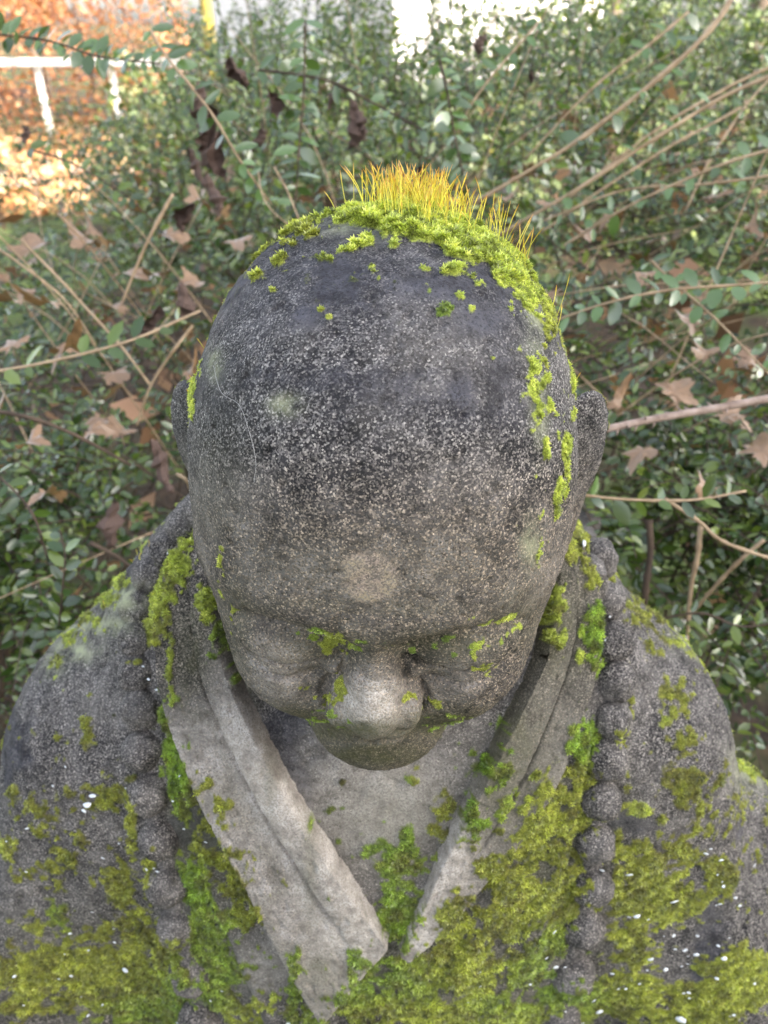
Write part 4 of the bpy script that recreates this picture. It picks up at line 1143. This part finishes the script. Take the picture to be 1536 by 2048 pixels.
# main canes, each with its path (photograph pixel, depth), thickness, leaves: (spacing, size, density) or None
CANES = [
 ([(-60, 60, .86), (90, 78, .84), (200, 112, .82), (320, 128, .82)], .0016, (.0105, .024, 1), TWIG),
 ([(300, 60, .80), (332, 112, .80), (420, 222, .80), (482, 325, .82), (545, 410, .86)], .0020, (.016, .024, .95), CANE),
 ([(612, 40, .95), (606, 170, .95), (598, 310, .96), (590, 420, .98)], .0019, (.015, .028, 1), TWIG),
 ([(520, 140, 1.0), (640, 156, .98), (740, 200, .97), (850, 262, .96)], .0022, (.026, .024, .8), TWIG),
 ([(880, 120, .92), (895, 190, .92), (908, 270, .93), (925, 350, .95)], .0020, (.013, .028, 1), TWIG),
 ([(1075, 45, .92), (1000, 130, .93), (940, 215, .94), (905, 300, .97)], .0018, (.022, .022, .9), CANE),
 ([(1380, 20, 1.05), (1290, 95, 1.05), (1180, 180, 1.06), (1050, 320, 1.1)], .0022, (.040, .024, .7), CANE),
 ([(1480, -30, .95), (1420, 60, .95), (1300, 170, .97), (1140, 290, 1.0), (945, 410, 1.04)], .0042, (.045, .025, .6), CANE),
 ([(1600, 130, .95), (1450, 190, .97), (1300, 285, .98), (1150, 380, 1.0), (1000, 470, 1.04)], .0036, (.050, .024, .6), CANE),
 ([(1600, 105, 1.05), (1430, 190, 1.05), (1290, 275, 1.06), (1130, 400, 1.1)], .0030, (.050, .023, .6), CANE),
 ([(1480, 215, 1.1), (1330, 300, 1.1), (1200, 380, 1.1), (1070, 470, 1.12)], .0026, (.040, .023, .7), CANE),
 ([(1600, 280, .90), (1440, 330, .92), (1280, 400, .95), (1130, 490, 1.0)], .0028, (.030, .024, .9), CANE),
 ([(1600, 340, .95), (1430, 365, .96), (1250, 380, .98), (1090, 440, 1.0)], .0022, (.030, .024, .8), CANE),
 ([(1600, 100, 1.1), (1500, 200, 1.1), (1430, 300, 1.1), (1370, 420, 1.1)], .0024, None, CANE),
 ([(1600, 562, .72), (1480, 572, .72), (1340, 582, .72), (1220, 606, .73), (1090, 650, .76)], .0019, (.019, .023, .95), CANE),
 ([(1300, 525, .78), (1360, 580, .76), (1440, 650, .75), (1560, 770, .75)], .0017, (.017, .020, .9), CANE),
 ([(1130, 988, .60), (1240, 1000, .60), (1370, 998, .60), (1490, 982, .61)], .0017, (.018, .020, .9), CANE),
 ([(1330, 1000, .66), (1400, 1045, .66), (1450, 1085, .66), (1570, 1125, .66)], .0024, None, CANE),
 ([(-40, 748, .78), (100, 722, .77), (250, 684, .77), (400, 622, .79)], .0021, (.026, .027, .85), CANE),
 ([(-40, 818, .74), (60, 838, .74), (150, 872, .76), (260, 930, .80)], .0030, None, TWIG),
 ([(40, 478, .90), (120, 560, .90), (235, 685, .90), (300, 770, .92)], .0022, None, CANE),
 ([(345, 390, .86), (300, 470, .86), (268, 540, .87), (245, 600, .88)], .0024, None, CANE),
 ([(385, 650, .80), (340, 712, .80), (300, 780, .82), (275, 850, .84)], .0020, None, CANE),
 ([(118, 1250, .66), (122, 1180, .64), (128, 1110, .63), (118, 1060, .64)], .0012, (.013, .018, 1), TWIG),
 ([(-30, 930, .72), (30, 985, .70), (70, 1040, .69), (95, 1120, .70)], .0014, (.018, .022, .9), TWIG),
 ([(410, 1050, .56), (385, 990, .55), (372, 962, .54), (352, 948, .54)], .0020, (.05, .021, .5), CANE),
 ([(180, 1085, .80), (230, 1110, .80), (270, 1135, .81), (320, 1130, .84)], .0028, None, TWIG),
 ([(515, 345, .78), (522, 390, .78), (545, 425, .78), (600, 470, .80)], .0010, None, CANE),
 ([(548, 335, .80), (572, 380, .80), (592, 430, .80), (610, 470, .82)], .0013, None, CANE),
 ([(1295, 1040, .80), (1300, 1100, .80), (1290, 1180, .80), (1285, 1290, .82)], .0050, None, TWIG),
 ([(1400, 1050, .78), (1395, 1110, .78), (1380, 1180, .79), (1370, 1300, .8)], .0036, None, CANE),
 ([(1530, 1080, .74), (1480, 1120, .75), (1430, 1170, .77), (1380, 1230, .8)], .0026, None, CANE),
 ([(1300, 1240, .72), (1400, 1225, .70), (1480, 1250, .69), (1570, 1240, .69)], .0015, (.018, .019, .9), TWIG),
 ([(-30, 480, .85), (50, 535, .85), (130, 600, .87), (190, 690, .9)], .0018, None, CANE),
 ([(60, 300, 1.0), (150, 330, 1.0), (260, 400, 1.0), (340, 480, 1.02)], .0016, (.024, .022, .8), TWIG),
]
for pts, rad, lv, mt in CANES:
    path = smooth_path([at(*p) for p in pts], 22)
    path += 0.004 * (np.stack([vnoise(path, 12, q) for q in (1, 2, 3)], 1) - 0.5)
    kn = rad * 0.78 * (1 + 0.35 * (sr.random(22) > 0.8))                 # swollen nodes
    c = MB().tube(path, kn * np.linspace(1, .7, 22), 7).build('cane', mt, shrub, smooth=True)
    if lv: leaf_run(path, lv[0], lv[1], c, 0.0, up=(sr.normal(0, .2), -0.62, 0.75), density=lv[2])

# the mass of the shrub: sprays through the canopy
def canopy_top(x, y):
    base = np.interp(y, [0.65, 0.8, 1.1, 1.6, 2.4, 3.4, 4.2], [0.84, 0.95, 1.06, 1.17, 1.30, 1.37, 1.30])
    side = np.interp(x / np.maximum(y, .5), [-0.6, -0.30, -0.16, 0.1, 0.6], [-0.25, -0.22, -0.04, 0.0, 0.05])
    return base + side * np.interp(y, [.8, 1.4, 2.5], [0.2, 0.8, 1.3])

def spray(p0, d, L, size, spacing, density, bright, droop=0.25):
    n_ = 9
    t = np.linspace(0, 1, n_)[:, None]
    path = p0 + d * L * t + np.array([0, 0, -droop * L]) * t ** 2 + sr.normal(0, 0.004, (n_, 3))
    twv.tube(path[::2], np.linspace(0.0016, 0.0007, 5), 3, False)
    leaf_run(path, spacing, size, None, 0.08, up=(sr.normal(0, .35), sr.normal(-.3, .35), 0.8), density=density, bright=bright)

def hollow(x, y, z):
    """the dark gap under the canopy just behind the statue"""
    return (x / 0.46) ** 2 + ((y - 0.96) / 0.36) ** 2 + ((z - 0.74) / 0.25) ** 2 < 1

def rnd_dir(up=0.35):
    a = sr.uniform(0, 2 * math.pi); z = sr.normal(up, 0.35)
    d = np.array([math.cos(a), math.sin(a) - 0.25, z]); return d / np.linalg.norm(d)

for i in range(3400):                                              # upper surface
    y = 0.74 + 3.3 * sr.random() ** 2.1
    x = sr.uniform(-1, 1) * (0.75 * y + 0.25)
    if vnoise(np.array([[x, y, 0.3]]), 5.5, 3)[0] < 0.36 + 0.1 * sr.random(): continue
    z = canopy_top(x, y) - abs(sr.normal(0, 0.09)) + (0.10 * max(0, sr.normal(0, .5)) if y > 1.0 else 0)
    far = y > 2.2
    if hollow(x, y, z): continue
    spray(np.array([x, y, z]), rnd_dir(0.3), sr.uniform(0.12, 0.30), sr.uniform(.015, .021) if not far else 0.024, sr.uniform(.009, .014) if not far else 0.02, 0.88, 0.95)
for i in range(900):                                              # front face, in the gap behind the statue
    x = sr.uniform(-0.95, 0.95); z = sr.uniform(0.42, 0.98); y = 0.76 + abs(sr.normal(0, 0.13)) + 0.10 * (1 - z)
    if vnoise(np.array([[x, y, z]]), 7.0, 8)[0] < 0.50 or hollow(x, y, z): continue
    spray(np.array([x, y, z]), np.array([sr.normal(0, .7), -0.25 + sr.normal(0, .3), sr.normal(0.1, .4)]), sr.uniform(0.06, 0.16), sr.uniform(.013, .019), 0.010, 0.85, 0.95)
for i in range(430):                                              # tall shoots against the light
    y = sr.uniform(1.3, 3.2); x = sr.choice([sr.uniform(-0.25, 0.30), sr.uniform(-0.28, 0.62)]) * y
    spray(np.array([x, y, canopy_top(x, y) - 0.05]), np.array([sr.normal(0, .35), sr.normal(0, .3), 1.0]), sr.uniform(0.16, 0.36), 0.021, 0.015, 0.85, 1.15, droop=0.1)
# brown litter caught low in the shrub
n = 800
ly = 0.80 + 1.9 * sr.random(n) ** 1.4; lx = sr.uniform(-1, 1, n) * (0.72 * ly + .2)
lz = np.array([canopy_top(a, b) for a, b in zip(lx, ly)]) - np.abs(sr.normal(0.10, 0.10, n)) - 0.03
lk = ~hollow(lx, ly, lz); lx, ly, lz = lx[lk], ly[lk], lz[lk]; n = len(lx)
Vl, Fl, Cl = leaf_cloud(np.stack([lx, ly, lz], 1), 0.034, palette(n, [(0.17, 0.10, 0.065), (0.25, 0.15, 0.105), (0.11, 0.065, 0.045), (0.30, 0.19, 0.13)], 66), 67, up=2.0)
tag(build('caught_litter', Vl, Fl, ORANGE, cols={'leaf_color': np.clip(Cl, 0, 1)}, smooth=False), 'brown leaf litter lodged deep in the shrub', 'leaf litter', kind='stuff')
fol = pile.build('foliage', LEAF_BULK, shrub); fol['kind'] = 'stuff'

# bare inner twigs
for i in range(300):
    y = sr.uniform(0.8, 2.2); x = sr.uniform(-0.8, 0.8) * y; z0 = sr.uniform(0.0, 0.6)
    p = np.array([x, y, z0]); e = p + np.array([sr.normal(0, .22), sr.normal(-.05, .2), sr.uniform(0.2, 0.6)])
    e[2] = min(e[2], canopy_top(x, y) + 0.03); e[1] = max(e[1], 0.74)
    m_ = (p + e) / 2 + sr.normal(0, .04, 3)
    twv.tube(smooth_path([p, m_, e], 7), np.linspace(sr.uniform(.0016, .005), .0009, 7), 5, False)
for i in range(170):                                              # thin dry shoots over the top
    y = 0.82 + 1.6 * sr.random(); x = sr.uniform(-0.6, 0.6) * y * 1.1
    p = np.array([x, y, canopy_top(x, y) - 0.08]); d = rnd_dir(0.25)
    e = p + d * sr.uniform(0.12, 0.35)
    twv.tube(smooth_path([p, (p + e) / 2 + sr.normal(0, .015, 3), e], 6), np.linspace(.0015, .0006, 6), 4, False)
stm = MB()                                                        # long thin pale stems arching through the canopy
for i in range(120):
    y = 0.86 + 1.5 * sr.random() ** 1.3; rt = sr.random() < .62
    x = (sr.uniform(-0.05, 0.62) if rt else sr.uniform(-0.62, 0.1)) * y
    p = np.array([x, y, canopy_top(x, y) - sr.uniform(0.02, 0.16)])
    d = np.array([sr.normal(0.75 if rt else -0.1, .4), sr.normal(0.0, .3), abs(sr.normal(.45, .25))]); L = sr.uniform(.25, .65)
    e = p + d / np.linalg.norm(d) * L
    stm.tube(smooth_path([p, (p + e) / 2 + [0, 0, .06 * L] + sr.normal(0, .012, 3), e + [0, 0, -.05 * L]], 9), np.linspace(sr.uniform(.0010, .0018), .0006, 9), 4, False)
stm.build('arching_stems', CANE, shrub, smooth=True)['kind'] = 'stuff'
tw = twv.build('twigs', TWIG, shrub, smooth=True); tw['kind'] = 'stuff'

# ------------------------------------------------------------------ dead maple leaves lodged in the shrub
def maple(seed):
    r = np.random.default_rng(seed)
    lobes = [(-2.35, .42), (-1.25, .78), (0.0, 1.0), (1.25, .78), (2.35, .42)]
    out = []
    for i, (a, l) in enumerate(lobes):
        l *= r.uniform(.85, 1.1)
        out += [(a - .40, l * .66), (a - .30, l * .74), (a - .20, l * .72), (a - .13, l * .90), (a, l), (a + .12, l * .88), (a + .22, l * .72), (a + .32, l * .75), (a + .42, l * .64)]
        if i < 4: out.append(((a + lobes[i + 1][0]) / 2, .46 * r.uniform(.85, 1.15)))
    ring = [(rr * math.sin(a), rr * math.cos(a)) for a, rr in out]
    v = [(0, 0, 0)]; f = []
    n_ = len(ring)
    for k in (0.5, 1.0):
        for (x, y) in ring: v.append((x * k, y * k, 0))
    for j in range(n_ - 1):
        f.append((0, 1 + j, 2 + j)); f.append((1 + j, 1 + n_ + j, 2 + n_ + j, 2 + j))
    v = np.array(v)
    c1, c2, ph = r.uniform(.4, .95), r.uniform(-.5, .5), r.uniform(0, 6.28)
    rr = np.hypot(v[:, 0], v[:, 1]); th = np.arctan2(v[:, 0], v[:, 1])
    v[:, 2] = c1 * rr ** 2 * np.cos(2 * th + ph) + c2 * v[:, 1] ** 2 * .6 + 0.10 * rr * np.sin(5 * th + ph) + r.normal(0, .02, len(v)) * rr
    roll = r.uniform(-1.6, 1.6)                                  # half rolled up about its length
    if abs(roll) > .5:
        a_ = v[:, 0] * roll; v[:, 0] = np.sin(a_) / roll; v[:, 2] += (1 - np.cos(a_)) / roll
    b = len(v)                                                   # stalk
    st = [(0, 0, 0), (0.02, -.3, -.02), (.0, -.6, -.08)]
    for (x, y, z) in st: v = np.vstack([v, (x - .012, y, z), (x + .012, y, z)])
    for i in range(2): f.append((b + 2 * i, b + 2 * i + 1, b + 2 * i + 3, b + 2 * i + 2))
    return mesh_data('dead_leaf', v, f, DEAD, smooth=True)
MAPLES = [maple(s) for s in range(12)]
DL = [(140, 695, .86, .055, 'large tan dead maple leaf lying left of the stone head'), (250, 545, .98, .05, 'pinkish dead maple leaf below the tan twig at left'),
 (105, 605, .93, .045, 'curled dead maple leaf above the large tan one at left'), (55, 885, .76, .036, 'pale dead maple leaf low at the left edge'),
 (25, 690, .88, .045, None), (95, 985, .78, .040, 'dark brown dead leaf in the shadow at lower left'), (300, 550, 1.0, .045, None), (225, 745, .82, .036, None), (30, 600, .95, .05, None),
 (1385, 640, .76, .034, 'light orange dead maple leaf hanging below the leafy twig at right'), (1415, 705, .76, .032, 'ragged dead leaf just under the light orange one at right'), (1285, 545, .84, .036, 'pinkish brown dead leaf above the leafy twig at right'),
 (1495, 450, 1.0, .036, 'orange tan dead leaf near the right edge'), (1430, 392, 1.1, .05, None), (1180, 465, 1.04, .045, None), (1510, 750, .88, .05, 'dark red brown dead leaf at the right edge above the thorny cane'),
 (1285, 900, .74, .036, 'folded brown dead leaf under the thorny cane'), (1420, 975, .72, .032, 'brown dead leaf above the low leafy twig at right'), (1525, 905, .76, .036, 'pale tan dead leaf at the right edge below the thorny cane'), (1330, 480, 1.05, .05, None),
 (1095, 405, 1.1, .045, None), (400, 400, 1.05, .04, None), (330, 470, 1.0, .04, None), (1480, 830, .8, .035, None), (1240, 810, .8, .032, None), (180, 860, .85, .035, None), (1010, 395, 1.15, .04, None), (390, 560, .98, .04, None), (470, 480, 1.0, .04, None), (1220, 430, 1.05, .035, None), (1060, 350, 1.3, .05, None), (1390, 330, 1.2, .04, None), (60, 500, 1.05, .05, None), (180, 480, 1.1, .045, None)]
dr = np.random.default_rng(5)
for k in range(24):
    py = dr.uniform(330, 900); px = dr.choice([dr.uniform(-60, 480), dr.uniform(1090, 1600)])
    DL.append((px, py, np.interp(py, [330, 500, 700, 900], [1.5, 1.1, .9, .82]) + dr.uniform(-.03, .08), dr.uniform(.03, .048), None))
DLO = []
for i, (px, py, d, s, lab) in enumerate(DL):
    o = bpy.data.objects.new('dead_leaf', MAPLES[i % 12]); COL.objects.link(o)
    s *= dr.uniform(.62, .95)
    o.location = at(px, py, d + .02); o.scale = (s, s * dr.uniform(.7, 1.15), s)
    o.rotation_euler = (dr.uniform(-.1, .6), dr.uniform(-.35, .35), dr.uniform(0, 6.28))
    tag(o, lab or 'brown dead maple leaf caught among the shrub twigs', 'dead leaf', 'dead maple leaves caught in the shrub')
    DLO.append((DL[i], o))

ORD = ['', 'second ', 'third ', 'fourth ', 'fifth ', 'sixth ', 'seventh ', 'eighth ', 'ninth ', 'tenth ', 'eleventh ', 'twelfth ', 'thirteenth ', 'fourteenth ', 'fifteenth ', 'sixteenth ', 'seventeenth ', 'eighteenth ', 'nineteenth ', 'twentieth ']
ORD += ['twenty ' + q for q in ('first ', 'second ', 'third ', 'fourth ', 'fifth ', 'sixth ', 'seventh ', 'eighth ', 'ninth ')] + ['thirtieth '] + ['thirty ' + q for q in ('first ', 'second ', 'third ', 'fourth ', 'fifth ', 'sixth ', 'seventh ', 'eighth ', 'ninth ')] + ['fortieth ']
def rank_labels(items, text, key='shared'):
    """labels by height in the view for the things that have no look of their own"""
    items.sort(key=lambda q: q[0])
    for k, (_, o, own) in enumerate(items):
        if not own: o['label'] = text % (ORD[k] + 'highest')
rank_labels([(v[1], o, v[4]) for v, o in DLO if v[0] < 768], '%s brown dead maple leaf in the shrub left of the head')
rank_labels([(v[1], o, v[4]) for v, o in DLO if v[0] >= 768], '%s brown dead maple leaf in the shrub right of the head')
# dark withered leaves hanging in the shrub
def withered(seed):
    r = np.random.default_rng(seed); n_ = 12; v = []; f = []
    for i in range(n_):
        t = i / (n_ - 1); w = .20 * math.sin(math.pi * min(t * 1.05 + .06, 1)) * r.uniform(.45, 1.4)
        cxx, cyy = .12 * math.sin(t * 5 + seed), .10 * math.cos(t * 4 + seed * 2)
        for j in range(6):
            a = -2.1 + 4.2 * j / 5 + t * 1.2
            v.append((cxx + w * math.sin(a) * r.uniform(.8, 1.2), cyy + w * math.cos(a) * r.uniform(.6, 1.1), -t))
    for i in range(n_ - 1):
        for j in range(5): f.append((i * 6 + j, i * 6 + j + 1, (i + 1) * 6 + j + 1, (i + 1) * 6 + j))
    return mesh_data('withered_leaf', np.array(v), f, WITHER, smooth=False)
WM = [withered(s) for s in range(5)]
WL = [(385, 195, .84, .05, 'dark withered leaf cluster hanging from the arching twig'), (405, 250, .86, .06, None), (425, 300, .87, .06, None), (395, 280, .88, .05, None), (465, 140, .92, .045, 'dark withered leaf between the twigs above the arching one'), (540, 200, .94, .04, 'narrow withered leaf hanging left of the upright twig'),
      (705, 225, .97, .05, 'dark withered leaf drooping under the brown twig'), (715, 250, .98, .055, None), (370, 330, .9, .05, None), (45, 265, .9, .024, 'small dark withered leaf in front of the sunlit fence post'), (970, 85, .95, .03, 'small dark withered leaf against the bright house wall'), (420, 380, .95, .06, None), (380, 430, .98, .05, None), (660, 190, 1.0, .04, None),
      (1065, 150, 1.0, .02, None), (840, 345, 1.0, .03, None), (310, 640, .84, .05, None), (375, 600, .82, .05, None), (290, 930, .84, .07, None), (230, 1050, .8, .06, None), (520, 270, 1.0, .04, None)]
WLO = []
for i, (px, py, d, s, lab) in enumerate(WL):
    o = bpy.data.objects.new('withered_leaf', WM[i % 5]); COL.objects.link(o)
    o.location = at(px, py - 0.35 * s * FPX / d, d); o.scale = (s, s, s); o.rotation_euler = (dr.uniform(-.4, .4), dr.uniform(-.5, .5), dr.uniform(0, 6.28))
    tag(o, lab or 'dark brown withered leaf dangling among the shrub twigs', 'withered leaf', 'withered leaves hanging in the shrub')
    WLO.append((WL[i], o))
rank_labels([(v[1], o, v[4]) for v, o in WLO], '%s dark withered leaf dangling among the shrub twigs')

# thorny bramble cane
bp = smooth_path([at(1150, 872, .62), at(1250, 850, .63), at(1340, 832, .64), at(1440, 815, .65), at(1600, 785, .67)], 40)
br_ = empty('bramble_cane', bp[20]); tag(br_, 'thorny pale brown bramble cane running right from behind the ear', 'bramble')
bram = simple_mat('bramble_bark', (0.16, 0.11, 0.085), (0.36, 0.28, 0.24), 90, 0.8)
MB().tube(bp, 0.0030 * np.linspace(1, 1.25, 40), 8).build('stem', bram, br_, smooth=True)
for i in range(2, 39, 2):
    t = bp[i] - bp[i - 1]; t /= np.linalg.norm(t); s_ = np.cross(t, dr.normal(size=3)); s_ /= np.linalg.norm(s_)
    MB().tube([bp[i] + s_ * .0015, bp[i] + s_ * .0045 - t * .001, bp[i] + s_ * .0075 - t * .003], [.0017, .0010, .0002], 5).build('thorn', bram, br_, smooth=True)

# ------------------------------------------------------------------ small things lying on the statue
fr = np.random.default_rng(9)
def flake_mesh(seed):
    r = np.random.default_rng(seed); n_ = 9
    ring = [(math.cos(2 * math.pi * j / n_) * r.uniform(.75, 1.1), math.sin(2 * math.pi * j / n_) * .62 * r.uniform(.75, 1.1), 0) for j in range(n_)]
    v = np.array([(x, y, -.12) for x, y, z in ring] + [(x, y, .0) for x, y, z in ring] + [(0, 0, .16), (0, 0, -.12)])
    f = [(j, (j + 1) % n_, n_ + (j + 1) % n_, n_ + j) for j in range(n_)] + [(n_ + j, n_ + (j + 1) % n_, 2 * n_) for j in range(n_)] + [((j + 1) % n_, j, 2 * n_ + 1) for j in range(n_)]
    return mesh_data('white_flake', v, f, FLAKE)
FM = [flake_mesh(s) for s in range(5)]
FL = [(1126, 1101, .0042, 'white oblong flake on the dark collar beside the head'), (1195, 2008, .0038, None), (1358, 2025, .0052, 'largest white flake near the bottom right of the robe'), (1268, 1818, .0034, None), (1340, 1790, .0036, None), (1252, 1735, .0032, None), (1388, 1896, .0028, None), (1442, 1904, .0030, None), (185, 1600, .0036, 'white flake cluster on the upper sleeve at left'), (195, 1583, .0026, None), (178, 1612, .0024, None),
      (255, 1925, .0034, None), (580, 2030, .0030, None), (1010, 1968, .0028, None), (1022, 1992, .0030, None), (1103, 1920, .0026, None), (1295, 1905, .0026, None), (1325, 1925, .0026, None), (1220, 1932, .0024, None), (1100, 1850, .0022, None)]
for _ in range(44): FL.append((fr.uniform(1180, 1500), fr.uniform(1680, 2048), fr.uniform(.0010, .0022), None))
for _ in range(34): FL.append((fr.uniform(0, 460), fr.uniform(1500, 2048), fr.uniform(.0009, .0018), None))
for _ in range(16): FL.append((fr.uniform(930, 1160), fr.uniform(1880, 2048), fr.uniform(.0010, .0020), None))
for x, y in ((335, 1100), (350, 1110), (318, 1140), (345, 1180), (330, 1215), (372, 1075), (322, 1262), (340, 1235), (1205, 1235), (1197, 1280), (1180, 1170), (300, 1330), (310, 1355), (325, 1375), (395, 1150)): FL.append((x, y, fr.uniform(.0012, .0018), None))
def rest_on(px, py):
    P = march([px], [py]); G = grad(torso_sdf, P)[0]; return P[0], G / np.linalg.norm(G)
FP = march([q[0] for q in FL], [q[1] for q in FL]); FG = grad(torso_sdf, FP)
for i, (px, py, s, lab) in enumerate(FL):
    P, G = FP[i], FG[i] / np.linalg.norm(FG[i]); s *= 0.78
    if abs(torso_sdf(P[0], P[1], P[2])) > 0.002: continue
    o = bpy.data.objects.new('white_flake', FM[i % 5]); COL.objects.link(o)
    lift = 0.0155 if lab and 'collar' in lab else 0.0055
    o.location = P + G * lift; o.scale = (s, s, s)
    q = Vector(G + fr.normal(0, .25, 3)).to_track_quat('Z', 'Y'); o.rotation_mode = 'QUATERNION'; o.rotation_quaternion = q
    tag(o, lab or ('tiny white flake on the robe ' + ('left of the collar' if px < 470 else 'right of the collar' if px > 930 else 'below the collar')), 'flake', 'white flakes scattered on the robe')

# pale green leaf at the bottom edge, yellow crumbs and a hair on the forehead
P, G = rest_on(728, 2040)
o = bpy.data.objects.new('fallen_leaf', mesh_data('fallen_leaf', leaf_template(.55, .05, .1)[0], LFF, leaf_material('pale_leaf', (0.33, 0.42, 0.17), (0.4, 0.45, 0.25), .1, .4, .3)))
COL.objects.link(o)
D = Vector(at(765, 2005, .5) - at(690, 2062, .5)).normalized(); U = Vector(G); U = (U - D * U.dot(D)).normalized(); W = U.cross(D)
o.matrix_world = Matrix.Translation(Vector(P + G * .012) - D * .013) @ Matrix((D, W, U)).transposed().to_4x4() @ Matrix.Scale(.026, 4)
tag(o, 'pale green oval leaf lying on the robe at the bottom edge', 'leaf')

hx, hy, hd = project(HEADV)
HV = HEADV[(HEADV[:, 1] < 0.33)]; hx, hy, hd = project(HV)
def on_head(px, py):
    i = np.argmin((hx - px) ** 2 + (hy - py) ** 2); n_ = HV[i] - HC; return HV[i] + n_ / np.linalg.norm(n_) * .0012
hp = smooth_path([on_head(*q) for q in ((430, 735), (447, 785), (482, 812), (500, 860), (514, 920), (511, 968))], 40)
o = MB().tube(hp, 0.00006, 5).build('hair_strand', simple_mat('pale_fibre', (.42, .41, .40), (.5, .49, .47), 10, .5), None, smooth=True)
tag(o, 'single fine white hair curving down the stone forehead', 'hair')
